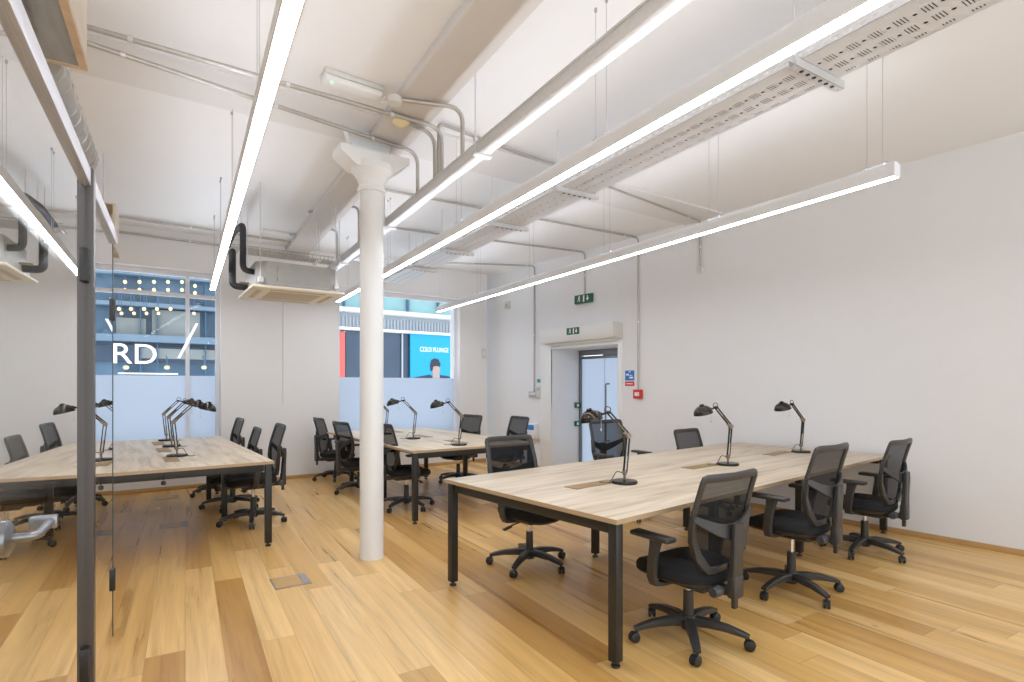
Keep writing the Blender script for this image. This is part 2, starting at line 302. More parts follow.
def text_part(name, body, width, depth, m, parent, loc, bold=0.0, height=None):
    me = text_mesh(body, 1.0, 0.0)
    xs = [v.co.x for v in me.vertices]; ys = [v.co.y for v in me.vertices]; x0, x1, y0, y1 = min(xs), max(xs), min(ys), max(ys)
    sx = width/(x1-x0); sy = (height/(y1-y0)) if height else sx
    bm = bmesh.new(); bm.from_mesh(me); bpy.data.meshes.remove(me)
    for v in bm.verts: v.co = Vector(((v.co.x-x0)*sx, 0, (v.co.y-y0)*sy))
    r = bmesh.ops.extrude_face_region(bm, geom=list(bm.faces))
    for g in r['geom']:
        if isinstance(g, bmesh.types.BMVert): g.co.y -= depth
    mb = MB(); mb.bm.free(); mb.bm = bm
    return mb.build(name, m, parent, loc)

# ------------------------------------------------------------------ the shell
q_left = -2.4; q_corner = 5.60
pl = BW0+BWD*q_left
LWD = Vector((0.6036, -1, 0)).normalized(); LW_ROT = math.atan2(-LWD.y, -LWD.x)     # left wall, x local runs away from viewer
rear_l = pl+LWD*10.05
tmp_t = -2.76; rear_r = RW0+RWD*tmp_t
corner = BW0+BWD*q_corner
REAR = (rear_r-rear_l); REAR_ROT = math.atan2(REAR.y, REAR.x)
poly = [pl+Vector((-0.6, 0.5, 0)), corner+Vector((-0.1, 0.75, 0)), corner+Vector((0.7, 0.4, 0)), rear_r+Vector((0.8, 0.1, 0)), rear_l+Vector((-0.1, -0.7, 0)), rear_l+Vector((-0.5, -0.1, 0))]
struct(MB().prism([(p.x, p.y) for p in poly], -0.12, 0.0).build('floor', M['floor']), 'honey coloured oak plank floor', 'floor')
struct(MB().prism([(p.x, p.y) for p in poly], CEIL, CEIL+0.15).build('ceiling', M['ceil']), 'white painted ceiling', 'ceiling')
def wall_mb(x0, x1, z1, ops, T):
    mb = MB(); xs = x0
    for xa, xb, za, zb in sorted(ops):
        mb.span((xs, 0, 0), (xa, T, z1))
        if za > 0: mb.span((xa, 0, 0), (xb, T, za))
        mb.span((xa, 0, zb), (xb, T, z1)); xs = xb
    mb.span((xs, 0, 0), (x1, T, z1)); return mb
# back wall with two windows
WIN1 = (-0.29, 1.208, 0.55, 2.95); WIN2 = (bw_q(339), bw_q(460), 0.55, 2.95)
struct(wall_mb(q_left, q_corner, CEIL, [WIN1, WIN2], 0.36).build('wall_back', M['wall'], None, BW0, BW_ROT), 'white back wall with two tall windows', 'wall')
# right wall with door recess
dx0, dx1 = rw_x(552), rw_x(618.5); DOORH = 1.985
xc = -((corner-RW0).length); xr = -tmp_t*RWL
struct(wall_mb(xc-0.45, xr, CEIL, [(dx0, dx1, 0, DOORH)], 0.74).build('wall_right', M['wallr'], None, RW0, RW_ROT), 'long plain white right wall', 'wall')
# left wall beyond the partition
struct(wall_mb(0, 10.05, CEIL, [], 0.2).build('wall_left', M['wall'], None, rear_l, LW_ROT), 'white wall beyond the glass partition', 'wall')
# rear wall behind the viewer: wide unseen openings, added to let sky light in
RL = REAR.length
struct(wall_mb(0, RL, CEIL, [(0.3, 2.7, 0.2, 3.25), (2.95, 6.2, 0.2, 3.25), (6.45, RL-0.2, 0.2, 3.25)], 0.001+0.25).build('wall_rear', M['wall'], None, rear_l-Vector((-REAR.normalized().y, REAR.normalized().x, 0))*0.25, REAR_ROT), 'white rear wall with wide openings added for daylight', 'wall')
# skirtings
struct(MB().span((xc+0.01, -0.016, 0), (rw_x(541), -0.0005, 0.05), bev=0.003).span((rw_x(623), -0.016, 0), (xr-0.02, -0.0005, 0.05), bev=0.003).build('baseboard_right', M['skirting'], None, RW0, RW_ROT), 'slim oak skirting along the right wall', 'baseboard')
struct(MB().span((q_left+0.05, -0.016, 0), (q_corner-0.03, -0.0005, 0.05), bev=0.003).build('baseboard_back', M['skirting'], None, BW0, BW_ROT), 'slim oak skirting along the back wall', 'baseboard')
# shallow ceiling beams crossing over the column
BB = 3.375
a0, a1 = on_a(1.676-0.19, 0), on_a(1.676+0.19, 0)
def a_beam(off, wid, z0, z1, Y_a, Y_b, name):
    p = on_a(off, Y_a); L = (on_a(off, Y_b)-p).length
    return MB().span((0, -wid/2, z0), (L, wid/2, z1), bev=0.02).build(name, M['beam'], None, p, A_ANG)
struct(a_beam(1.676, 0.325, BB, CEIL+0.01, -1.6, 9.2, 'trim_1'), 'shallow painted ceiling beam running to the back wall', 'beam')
pcol = gp(371, 558.0)
c_dir = Vector((0.829, 0.559, 0)); C_ANG = R_(34)
cb0 = Vector((pcol.x, pcol.y, 0))-c_dir*5.2
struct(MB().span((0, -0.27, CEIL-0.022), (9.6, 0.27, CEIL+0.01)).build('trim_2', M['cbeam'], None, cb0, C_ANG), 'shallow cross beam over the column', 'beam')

# windows
WY = 0.16
def window(name, w, verticals, transoms, label):
    x0, x1, z0, z1 = w; root = bpy.data.objects.new(name, None); COL.objects.link(root); root.location = BW0; root.rotation_euler = (0, 0, BW_ROT); struct(root, label, 'window')
    y = WY; fw = 0.05; ftop = 1.525
    f = MB().span((x0, y-0.03, z0), (x0+fw, y+0.03, z1)).span((x1-fw, y-0.03, z0), (x1, y+0.03, z1)).span((x0+fw, y-0.03, z1-fw*1.4), (x1-fw, y+0.03, z1)).span((x0+fw, y-0.03, z0), (x1-fw, y+0.03, z0+fw))
    for v in verticals: f.span((v-0.022, y-0.028, z0+fw), (v+0.022, y+0.028, z1-fw*1.4))
    for t in transoms: f.span((x0+fw, y-0.027, t-0.025), (x1-fw, y+0.027, t+0.025))
    f.build('window_frame', M['wframe'], root)
    MB().span((x0+fw-0.005, y-0.004, z0+fw-0.005), (x1-fw+0.005, y+0.004, z1-fw)).build('window_glass', M['pane'], root)
    tag(MB().span((x0+fw, y-0.0085, z0+fw), (x1-fw, y-0.0055, ftop)).build('frosted_film', M['frost'], root), 'frosted film covering the lower glass')
    MB().span((x0-0.0, 0.0, z0-0.025), (x1+0.0, WY-0.031, z0+0.0), bev=0.004).build('window_sill', M['trim'], root)
    return root
w1 = window('window_1', WIN1, [bw_q(187.5, WY)], [bw(150, 293, WY).z], 'left window with pale frame and frosted lower glass')
w2 = window('window_2', WIN2, [], [], 'right window with frosted lower glass')
# white letters, a slanted stroke and an underline on the left pane
lt = thing('window_lettering', 'white letters RD and a slanted white stroke on the left window pane', 'lettering', BW0, BW_ROT)
LY = WY-0.009
lx0 = bw_q(113.5, LY); lx1 = bw_q(156.5, LY); lz0 = bw(135, 363.5, LY).z; lz1 = bw(135, 344, LY).z
text_part('letters', 'RD', lx1-lx0, 0.004, M['sign'], lt, (lx0, LY+0.0002, lz0), height=lz1-lz0)
SY = WY-0.036
s0 = bw(177.5, 358, SY); s1 = bw(197, 323.5, SY); xa, xb = bw_q(177.5, SY), bw_q(197, SY)
MB().loft([[Vector((xa, y_, s0.z)), Vector((xa+0.03, y_, s0.z)), Vector((xb+0.015, y_, s1.z)), Vector((xb-0.015, y_, s1.z))] for y_ in (SY, SY+0.004)]).build('slash', M['sign'], lt)
MB().span((bw_q(118, LY), LY-0.0035, bw(150, 374.3, LY).z), (bw_q(178, LY), LY, bw(150, 373, LY).z)).build('underline', M['sign'], lt)

# entrance door in the right wall recess
d3 = bpy.data.objects.new('door_3', None); COL.objects.link(d3); d3.location = RW0; d3.rotation_euler = (0, 0, RW_ROT); struct(d3, 'frosted glass double door in the recess of the right wall', 'door')
DY = 0.64; xj = -4.347
MB().span((dx0+0.001, DY-0.03, 0.001), (dx0+0.05, DY+0.03, DOORH-0.001)).span((dx1-0.05, DY-0.03, 0.001), (dx1-0.001, DY+0.03, DOORH-0.001)).span((dx0+0.05, DY-0.03, DOORH-0.09), (dx1-0.05, DY+0.03, DOORH-0.001)).build('door_frame', M['satin'], d3)
for xa, xb, nm in ((dx0+0.055, xj-0.004, 'far'), (xj+0.004, dx1-0.055, 'near')):
    lf = MB().span((xa, DY-0.006, 0.012), (xb, DY+0.006, DOORH-0.1)).build('door_leaf', M['frostdoor'], d3)
    MB().span((xa, DY-0.016, DOORH-0.15), (xb, DY-0.0065, DOORH-0.1)).span((xa, DY-0.016, 0.012), (xb, DY-0.0065, 0.1)).build('patch_rail', M['satin'], lf)
lf2 = lf
hx = xj+0.10
MB().tube(fillet([(hx, DY-0.007, 1.42), (hx, DY-0.09, 1.42), (hx, DY-0.09, 0.5), (hx, DY-0.007, 0.5)], 0.03), 0.014, 10).build('pull_handle', M['satin'], lf2)
MB().span((xj+0.02, DY-0.07, DOORH-0.15), (xj+0.45, DY-0.031, DOORH-0.09), bev=0.006).build('door_closer', M['satin'], d3)
# surround trim
struct(MB().span((rw_x(541), -0.02, 0.0), (dx0-0.0, -0.0005, DOORH+0.07), bev=0.003).span((dx1, -0.02, 0.0), (rw_x(622.5), -0.0005, DOORH+0.07), bev=0.003).span((dx0, -0.02, DOORH), (dx1, -0.0005, DOORH+0.07), bev=0.003).build('trim_3', M['trim'], None, RW0, RW_ROT), 'white painted surround of the door opening', 'door surround')

# ------------------------------------------------------------------ glass partition on the left
def gl(name, label, cat): 
    o = bpy.data.objects.new(name, None); COL.objects.link(o); o.location = GP0; o.rotation_euler = (0, 0, GP_ROT); return struct(o, label, cat)
U_POST = 0.955; HB = 2.135
d1 = gl('door_1', 'fixed clear glass leaf between the post and its free edge', 'glass panel')
MB().span((0, -0.005, 0.055), (U_POST-0.032, 0.005, HB-0.004)).build('glass_leaf', M['glass'], d1)
MB().span((-0.006, -0.0075, 0.055), (-0.0002, 0.0075, HB-0.004)).build('glass_edge', M['glassedge'], d1)
for z in (1.78, 0.36):
    MB().box((0.012, 0.0, z), (0.036, 0.036, 0.115), bev=0.004).box((0.006, -0.021, z+0.035), (0.012, 0.008, 0.012)).box((0.006, -0.021, z-0.035), (0.012, 0.008, 0.012)).build('hinge', M['hinge'], d1)
d2 = gl('door_2', 'clear glass door with a steel lever handle at the left edge', 'glass door')
MB().span((U_POST+0.034, -0.005, 0.012), (2.35, 0.005, HB-0.004)).build('glass_leaf', M['glass'], d2)
for z in (1.83, 0.34):
    MB().box((U_POST+0.045, 0.0, z), (0.05, 0.04, 0.125), bev=0.004).lathe([(0.008, -0.066), (0.008, 0.066)], 10, Matrix.Translation((U_POST+0.034, 0.0, z))).build('hinge', M['hinge'], d2)
hz = 1.075; hu = 2.13
rot_y = Matrix.Rotation(PI/2, 4, 'X')
hd = MB().lathe([(0.0, -0.006), (0.036, -0.006), (0.036, 0.006), (0.026, 0.012), (0.0, 0.012)], 28, Matrix.Translation((hu, 0.012, hz)) @ Matrix.Rotation(-PI/2, 4, 'X')).build('handle_rosette', M['satin'], d2)
MB().tube(fillet([(hu, 0.02, hz), (hu, 0.062, hz), (hu-0.13, 0.062, hz)], 0.02), 0.009, 14).box((hu-0.135, 0.05, hz), (0.016, 0.05, 0.03), bev=0.004).build('lever', M['satin'], hd)
MB().lathe([(0.0, -0.006), (0.036, -0.006), (0.036, 0.006), (0.0, 0.006)], 28, Matrix.Translation((hu, -0.012, hz)) @ Matrix.Rotation(PI/2, 4, 'X')).tube(fillet([(hu, -0.02, hz), (hu, -0.062, hz), (hu-0.13, -0.062, hz)], 0.02), 0.009, 14).build('inner_lever', M['satin'], hd)
d4 = gl('door_4', 'glass partition pane beside the viewer', 'glass panel')
MB().span((2.36, -0.005, 0.012), (5.0, 0.005, HB-0.004)).build('glass_leaf', M['glass'], d4)
struct(MB().prism([(x, y) for x, y in ((-0.027, -0.03), (0.027, -0.03), (0.03, -0.02), (0.03, 0.02), (0.027, 0.03), (-0.027, 0.03), (-0.03, 0.02), (-0.03, -0.02))], 0.0, HB+0.066, Matrix.Translation((U_POST, 0, 0))).build('trim_4', M['post'], None, GP0, GP_ROT), 'dark grey metal post of the glass partition', 'post')
hdr = MB().span((-0.02, -0.022, HB), (5.0, 0.022, HB+0.062), bev=0.003)
for y in (-0.006, 0.006): hdr.span((-0.015, y-0.002, HB-0.004), (5.0, y+0.002, HB+0.001))
struct(hdr.build('trim_5', M['rail'], None, GP0, GP_ROT), 'aluminium head rail of the glass partition', 'rail')

# boxed plywood bulkheads and spiral duct above the partition
def ply_box(name, corner_pt, w, dlen, z0, z1, label):
    t = thing(name, label, 'bulkhead', (corner_pt[0], corner_pt[1], 0), GP_ROT)   # local x toward viewer, y right; box lies to the left (-y)
    MB().span((0.0, -w, z0), (dlen, 0, z0+0.018)).build('base_board', M['greyboard'], t)
    MB().span((0.0, -0.018, z0+0.018), (dlen, 0, z1)).span((0.0, -w, z0+0.018), (0.018, -0.0181, z1)).build('side_board', M['plyface'], t)
    MB().span((-0.004, -0.022, z0-0.002), (dlen, 0.004, z0+0.02)).span((-0.004, -w, z0-0.002), (0.02, -0.0225, z0+0.02)).build('edge_strip', M['ply'], t)
    return t
ply_box('plywood_bulkhead', gp(87, 70.5, 2.62), 1.1, 1.7, 2.62, CEIL, 'plywood boxed bulkhead with grey underside at the top left corner')
ply_box('plywood_bulkhead', gp(119, 258, 2.56), 0.4, 0.35, 2.56, 2.95, 'small pale plywood box beyond the far end of the glass partition')
for o in list(COL.objects):
    if o.get('label', '').startswith('small pale plywood'):
        MB().span((0.0, -0.4, 2.95), (0.35, 0, 2.962)).build('lid', M['ply'], o)
        for y in (-0.1, -0.3): MB().tube([(0.15, y, 2.96), (0.15, y, CEIL)], 0.006).build('hanger_rod', M['galv'], o)
dz_ = 2.70; dr = 0.1
dp0 = glass_pt(-0.43, -0.20, dz_); dL = 1.15
dm = MB(); n = 20; loops = []
turns = dL/0.11; steps = int(turns*10)
dm.lathe([(dr, 0), (dr, dL)], n, Matrix.Rotation(PI/2, 4, 'Y'))
hel = [Vector((k/steps*dL, dr*math.cos(2*PI*turns*k/steps), dr*math.sin(2*PI*turns*k/steps))) for k in range(steps+1)]
duct = dm.build('spiral_duct', M['ductmetal'], None, dp0, GP_ROT); tag(duct, 'galvanised spiral air duct above the glass partition', 'duct')
MB().tube(hel, 0.008, 5).build('seam', M['ductmetal'], duct)
for x in (0.3, 0.9): MB().tube([(x, 0, dr-0.02), (x, 0, CEIL-dz_)], 0.005).build('hanger_rod', M['galv'], duct)

# ------------------------------------------------------------------ column
col = thing('column', 'round white cast iron column standing between the desks', 'column', (pcol.x, pcol.y+0.02, 0), C_ANG)
MB().lathe([(0.096, 0.0), (0.096, 0.02), (0.094, 0.03), (0.0925, 2.93)], 40).build('shaft', M['trim'], col)
MB().lathe([(0.0925, 2.93), (0.110, 2.935), (0.114, 2.95), (0.110, 2.965), (0.101, 2.975), (0.101, 3.0), (0.122, 3.05), (0.155, 3.09), (0.165, 3.10), (0.165, 3.15), (0.0, 3.15)], 40).build('capital', M['trim'], col)
prof = [(-0.28, 3.24), (-0.28, 3.19), (-0.16, 3.10), (0.16, 3.10), (0.28, 3.19), (0.28, 3.24)]
MB().loft([[Vector((x, y, z)) for x, z in prof] for y in (-0.11, 0.11)]).build('bracket', M['trim'], col)
prof = [(-0.20, 3.43), (-0.13, 3.235), (0.13, 3.235), (0.20, 3.43)]
MB().loft([[Vector((x, y, z)) for x, z in prof] for y in (0.02, 0.11)]).build('haunch', M['trim'], col)

# ------------------------------------------------------------------ pendant lamps
def pendant(far, length, label, wires):
    t = thing('linear_pendant_lamp', label, 'pendant lamp', far, A_ANG+PI, 'long linear pendant lamps')      # local x toward the viewer
    w, h = 0.07, 0.092
    prof = [(-w/2, 0.0), (-w/2+0.006, 0.0), (-w/2+0.006, 0.004), (w/2-0.006, 0.004), (w/2-0.006, 0.0), (w/2, 0.0), (w/2, h-0.03), (w/2-0.006, h-0.012), (w/2-0.02, h), (-w/2+0.02, h), (-w/2+0.006, h-0.012), (-w/2, h-0.03)]
    MB().loft([[Vector((x, y, z)) for y, z in prof] for x in (0.0, length)]).build('housing', M['lamphouse'], t, ang=15)
    MB().span((0.004, -w/2+0.0065, 0.0005), (length-0.004, w/2-0.0065, 0.0036)).build('diffuser', M['led'], t)
    MB().span((0.03, -0.012, h-0.001), (length-0.03, 0.012, h+0.001)).build('added_uplight_strip', M['added_up'], t)  # glowing strip added on top to brighten the ceiling
    for x in (-0.0025, length+0.0025): MB().span((x-0.0024, -w/2, 0), (x+0.0024, w/2, h-0.012)).build('end_cap', M['lamphouse'], t)
    for x in wires:
        MB().box((x, 0.0, h+0.006), (0.12, 0.02, 0.01)).build('wire_bracket', M['wire'], t)
        for d in (-0.045, 0.045):
            zt = CEIL-far[2]
            MB().lathe([(0.0, h), (0.0013, h), (0.0013, zt-0.026), (0.008, zt-0.02), (0.008, zt), (0.0, zt)], 8, Matrix.Translation((x+d, 0.0, 0))).build('suspension_wire', M['wire'], t)
    return t
LZ = H+1.25
pl1 = gp(212.5, 290, LZ); pl2 = gp(337.5, 302, LZ); pl3 = gp(438, 312, LZ)
pendant(pl1, 7.3, 'linear lamp nearest the glass partition, leftmost of the three', (0.5, 1.9, 3.5, 5.2, 6.8))
pendant(pl2, 8.9, 'linear lamp alongside the perforated cable tray, passing behind the column', (0.6, 2.4, 4.2, 6.0, 7.6))
pendant(pl3, 6.92, 'linear lamp closest to the right wall', (0.12, 1.5, 2.9, 4.3, 5.6, 6.8))

# ------------------------------------------------------------------ trunking, trays, conduits
def a_len(off, Ya, Yb): return (on_a(off, Yb)-on_a(off, Ya)).length
tz0, tz1 = H+1.55, H+1.63; toff = 1.99; tA, tB = 0.9, 7.55
tr = thing('cable_trunking', 'square galvanised cable trunking hung above the middle of the room', 'trunking', on_a(toff, tA, 0), A_ANG)
TL = a_len(toff, tA, tB)
MB().span((0, -0.04, tz0), (TL, 0.04, tz1), bev=0.003).build('body', M['galv'], tr)
MB().span((0.0, 0.04, tz1-0.012), (TL, 0.043, tz1+0.002)).span((0.0, -0.043, tz1-0.012), (TL, -0.04, tz1+0.002)).build('lid_lip', M['galv'], tr)
for Zr in (2.0, 3.68, 5.35, 6.9):
    x = a_len(toff, tA, Zr)
    MB().tube([(x, 0.055, tz0-0.01), (x, 0.055, CEIL)], 0.006, 6).span((x-0.02, -0.06, tz0-0.012), (x+0.02, 0.07, tz0)).span((x-0.012, 0.044, tz1+0.0), (x+0.012, 0.066, tz1+0.02)).build('hanger', M['galv'], tr)
def tray(name, label, off, w, z, Ya, Yb, rods, struts):
    t = thing(name, label, 'cable tray', on_a(off, Ya, z), A_ANG); L = a_len(off, Ya, Yb)
    MB().span((0, -w/2, 0), (L, w/2, 0.0025)).span((0, -w/2, 0), (L, -w/2+0.0025, 0.05)).span((0, w/2-0.0025, 0), (L, w/2, 0.05)).build('tray', M['perf'], t)
    MB().span((0.02, -w/2+0.006, 0.006), (L-0.02, w/2-0.1, 0.012)).build('dark_hole_backing', M['cable'], t)  # dark sheet added so the tray holes read dark from below
    for Zr in struts:
        x = a_len(off, Ya, Zr)
        s = MB().span((x-0.021, -w/2-0.05, -0.003), (x-0.018, w/2+0.05, -0.044)).span((x+0.018, -w/2-0.05, -0.003), (x+0.021, w/2+0.05, -0.044)).span((x-0.021, -w/2-0.05, -0.044), (x+0.021, w/2+0.05, -0.041))
        st = s.build('strut', M['galv'], t)
        for k in range(6): MB().lathe([(0.0, 0), (0.011, 0), (0.011, 0.002), (0.0, 0.002)], 10, Matrix.Translation((x, -w/2+0.03+k*(w-0.06)/5, -0.0462))).build('slot', M['cable'], st)
        for y in (w/2+0.03, -w/2-0.03): MB().tube([(x, y, -0.05), (x, y, CEIL-z)], 0.005, 6).build('hanger_rod', M['galv'], t)
    return t
tray('perforated_cable_tray', 'wide perforated galvanised cable tray beside the middle lamp', 3.24, 0.33, H+1.62, 1.0, 8.6, [], (2.82, 4.55, 5.5, 6.55, 7.5))
# short cross tray at the far end
p0 = gp(372, 256, H+1.63)+Vector((0, 0, 0)); 
ct = thing('perforated_cable_tray', 'short perforated cable tray crossing towards the back wall, behind the column', 'cable tray', Vector((-2.05, 7.25, H+1.69)), C_ANG)
MB().span((0, -0.15, 0), (1.15, 0.15, 0.0025)).span((0, -0.15, 0), (1.15, -0.1475, 0.05)).span((0, 0.1475, 0), (1.15, 0.15, 0.05)).build('tray', M['perf'], ct)
for x in (0.25, 0.9):
    for y in (-0.12, 0.12): MB().tube([(x, y, 0), (x, y, CEIL-H-1.69)], 0.005, 6).build('hanger_rod', M['galv'], ct)
# wire basket above the air conditioner
pbk = Vector((-2.36, 7.22, 0)); 
bk = thing('wire_cable_basket', 'steel wire cable basket above the air conditioner', 'cable tray', (pbk.x, pbk.y, H+1.62), C_ANG+PI)
b_ = MB(); bl = 1.3
for y, z in ((-0.1, 0.055), (-0.1, 0.0), (-0.05, 0), (0, 0), (0.05, 0), (0.1, 0), (0.1, 0.055)): b_.tube([(0, y, z), (bl, y, z)], 0.006, 5)
for k in range(26): 
    x = 0.03+k*(bl-0.06)/25; b_.tube([(x, -0.1, 0.055), (x, -0.1, -0.004), (x, 0.1, -0.004), (x, 0.1, 0.055)], 0.005, 5)
b_.build('basket', M['conduit'], bk)
for x in (0.2, 1.1):
    MB().span((x-0.015, -0.14, -0.025), (x+0.015, 0.14, -0.008)).build('cross_bar', M['galv'], bk)
    for y in (-0.12, 0.12): MB().tube([(x, y, -0.01), (x, y, CEIL-H-1.62)], 0.005, 6).build('hanger_rod', M['galv'], bk)

def conduit(label, pts, r=0.015, rad=0.11, clips=()):
    pts = [Vector(p) for p in pts]; o = pts[0].copy()
    c = MB().tube([p-o for p in fillet(pts, rad, 6)], r, 10).build('conduit', M['conduit'], None, o); tag(c, label, 'conduit', 'galvanised conduits')
    for a, f in clips:
        p = pts[a].lerp(pts[a+1], f)-o; d = (pts[a+1]-pts[a]).normalized()
        q = d.to_track_quat('Z', 'Y').to_matrix().to_4x4()
        MB().lathe([(r+0.004, -0.012), (r+0.006, 0), (r+0.004, 0.012)], 10, Matrix.Translation(p) @ q).build('clip', M['galv'], c)
    return c
CD = 1.973; CH = H+CD           # conduit level under the beams
def trunk_at(px, h=None):
    r = (px-CX)/F; Z = (1.965)/(r+0.5945); return Vector((r*Z, Z, tz1 if h is None else h))
def up(p, h): return Vector((p.x, p.y, h))
t1 = trunk_at(441.8); conduit('upper of the two long ceiling conduits running from the bulkhead to the trunking', [gp(70, 22, CH), up(t1, CH), t1], clips=((0, 0.12), (0, 0.5), (0, 0.82)))
t2 = trunk_at(417.6); conduit('lower of the two long ceiling conduits running from the bulkhead to the trunking', [gp(62, 34.5, CH), up(t2, CH), t2], clips=((0, 0.12), (0, 0.5), (0, 0.82)))
t3 = trunk_at(434.8); pdet = gp(401, 122.5, CH-0.01); conduit('bent conduit from the yellowed detector down to the trunking', [Vector((pdet.x+0.03, pdet.y, CH)), up(t3, CH), t3])
t4 = trunk_at(462.5); pj = gp(394.4, 101, CH-0.01); conduit('bent conduit from the round junction box down to the trunking', [Vector((pj.x+0.03, pj.y, CH)), up(t4, CH), t4])
t5 = trunk_at(359); conduit('bent conduit dropping to the trunking beside the column', [gp(309, 212, CEIL-0.03), up(t5, CEIL-0.03), t5])
t6 = trunk_at(337); conduit('bent conduit above the air conditioner', [gp(284, 236, CEIL-0.03), up(t6, CEIL-0.03), t6])
CC = CEIL-0.028
def wall_run(px, py):
    t = rw_t(px); p = RW0+RWD*t; n = Vector((-0.7906, -0.6123, 0)); q = p+n*0.016; z = H+(Y0-py)/F*q.y; return q, z
def wall_conduit(label, start, px, py, r=0.014):
    q, z = wall_run(px, py); st_ = start if isinstance(start, list) else [start]; k_ = len(st_)-1
    return conduit(label, st_+[Vector((q.x, q.y, CC)), Vector((q.x, q.y, z))], r, 0.06, clips=((k_, 0.45), (k_, 0.93), (k_+1, 0.55)))
t7 = trunk_at(438.5, CC); wall_conduit('conduit crossing the ceiling to the short drop ending in a round box', [trunk_at(438.5), t7], 701, 268)
wall_conduit('conduit crossing the ceiling and dropping to the red call point', gp(384, 189.6, CC), 639, 391)
wall_conduit('conduit crossing the ceiling and dropping to the hanging exit sign', gp(393.8, 228, CC), 585.5, 295)
wall_conduit('conduit crossing the ceiling and dropping to the grey socket left of the door', gp(420, 262, CC), 535, 392)
conduit('thin conduit along the ceiling in front of the back wall', [gp(84, 211.5, CC), gp(222, 232.4, CC), gp(300, 243.2, CC)], clips=((0, 0.75),))
conduit('thin conduit along the top of the back wall', [BW0+BWD*-0.45-BWN*0.03+Vector((0, 0, 3.34)), BW0+BWD*2.4-BWN*0.03+Vector((0, 0, 3.34))], clips=((0, 0.45),))
cbx, cbz = wall_run(701, 270)
tag(MB().lathe([(0.0, -0.015), (0.04, -0.015), (0.04, 0.012), (0.034, 0.02), (0.0, 0.02)], 20, Matrix.Rotation(PI/2, 4, 'X')).build('round_conduit_box', M['offwhite'], None, (cbx.x, cbx.y, cbz), RW_ROT), 'round blank box at the foot of the short wall conduit', 'junction box')
# ceiling fittings
tag(MB().lathe([(0.0, 0.0), (0.046, 0.0), (0.05, 0.006), (0.05, 0.045), (0.0, 0.045)], 24).build('round_junction_box', M['offwhite'], None, (pj.x, pj.y, CH-0.03)), 'round white junction box on the ceiling beam', 'junction box')
tag(MB().lathe([(0.0, 0.0), (0.018, 0.0), (0.022, 0.012), (0.045, 0.016), (0.062, 0.03), (0.062, 0.048), (0.052, 0.06), (0.0, 0.06)], 28).build('heat_detector', M['detector'], None, (pdet.x, pdet.y, CH-0.042)), 'yellowed round detector on the ceiling beam', 'detector')
pe = gp(352.5, 86.5, H+2.03)
em = thing('emergency_light', 'white rectangular emergency light on the ceiling above the column', 'emergency light', (pe.x, pe.y, CEIL), R_(36))
MB().span((-0.2, -0.06, -0.035), (0.2, 0.06, -0.0005), bev=0.006).build('housing', M['offwhite'], em)
MB().span((-0.195, -0.055, -0.075), (0.195, 0.055, -0.035), bev=0.012).build('diffuser', M['white'], em)
MB().lathe([(0.006, -0.004), (0.006, 0.0)], 8, Matrix.Translation((-0.15, -0.03, -0.0755))).build('indicator', M['gled'], em)
pc0 = em.matrix_basis @ Vector((0.2, 0, -0.03))
cc_ = MB(); cpts = [Vector((pe.x+0.162, pe.y+0.118, CEIL-0.02)), Vector((pe.x+0.2, pe.y+0.13, CEIL-0.03)), Vector((pj.x-0.09, pj.y-0.06, CH-0.06)), Vector((pj.x-0.045, pj.y-0.01, CH-0.01))]
tag(cc_.tube([p-cpts[0] for p in fillet(cpts, 0.08)], 0.004, 6).build('white_flex', M['white'], None, cpts[0]), 'short white flex from the emergency light to the junction box', 'cable')

# ------------------------------------------------------------------ air conditioner
acp = Vector((-2.464, 6.126, 0)); AZ = 2.37
ac = thing('ceiling_air_conditioner', 'cassette air conditioner with cream panel hung from the ceiling', 'air conditioner', (acp.x, acp.y, AZ), C_ANG)
hw = 0.465
MB().box((0, 0, 0.019), (2*hw, 2*hw, 0.03), bev=0.012, seg=3).build('panel', M['cream'], ac)
gm = MB().box((0, 0, 0.003), (0.52, 0.52, 0.006), bev=0.002)
gm.build('grille', M['creamdark'], ac)
for k in range(4):
    rm = Matrix.Rotation(k*PI/2, 3, 'Z'); MB().box(rm @ Vector((0, -0.365, 0.003)), (0.56, 0.055, 0.004), rot=rm, bev=0.001).build('air_slot', M['creamdark'], ac)
b2 = 0.41; c2 = 0.09
MB().prism([(-b2+c2, -b2), (b2-c2, -b2), (b2, -b2+c2), (b2, b2-c2), (b2-c2, b2), (-b2+c2, b2), (-b2, b2-c2), (-b2, -b2+c2)], 0.034, 0.29).build('body', M['acbody'], ac)
kn = MB()
kn.tube([(0.09*math.cos(2*PI*k/28), -b2-0.001, 0.17+0.09*math.sin(2*PI*k/28)) for k in range(28)], 0.003, 5, closed=True)
for sx in (-1, 1): kn.tube([(sx*0.08, -b2-0.001, 0.235), (sx*0.22, -b2-0.001, 0.235), (sx*0.22, -b2-0.001, 0.1), (sx*0.08, -b2-0.001, 0.1)], 0.003, 5)
kn.tube([(-0.31, -b2-0.001, 0.065), (0.31, -b2-0.001, 0.065)], 0.004, 5).build('knockout', M['conduit'], ac)
for sx in (-1, 1):
    for sy in (-1, 1):
        MB().tube([(sx*0.38, sy*0.40, 0.05), (sx*0.38, sy*0.40, CEIL-AZ)], 0.005, 6).box((sx*0.38, sy*0.41, 0.09), (0.05, 0.06, 0.05), bev=0.003).lathe([(0.011, 0), (0.011, 0.012)], 6, Matrix.Translation((sx*0.38, sy*0.40, 0.12))).build('hanger', M['galv'], ac)
MB().tube(fillet([(-0.40, -0.2, 0.2), (-0.52, -0.26, 0.2), (-0.52, -0.26, 0.66), (-0.56, 0.1, 0.66), (-0.56, 0.6, 0.62)], 0.06), 0.03, 12).build('insulated_pipe', M['rubber'], ac)
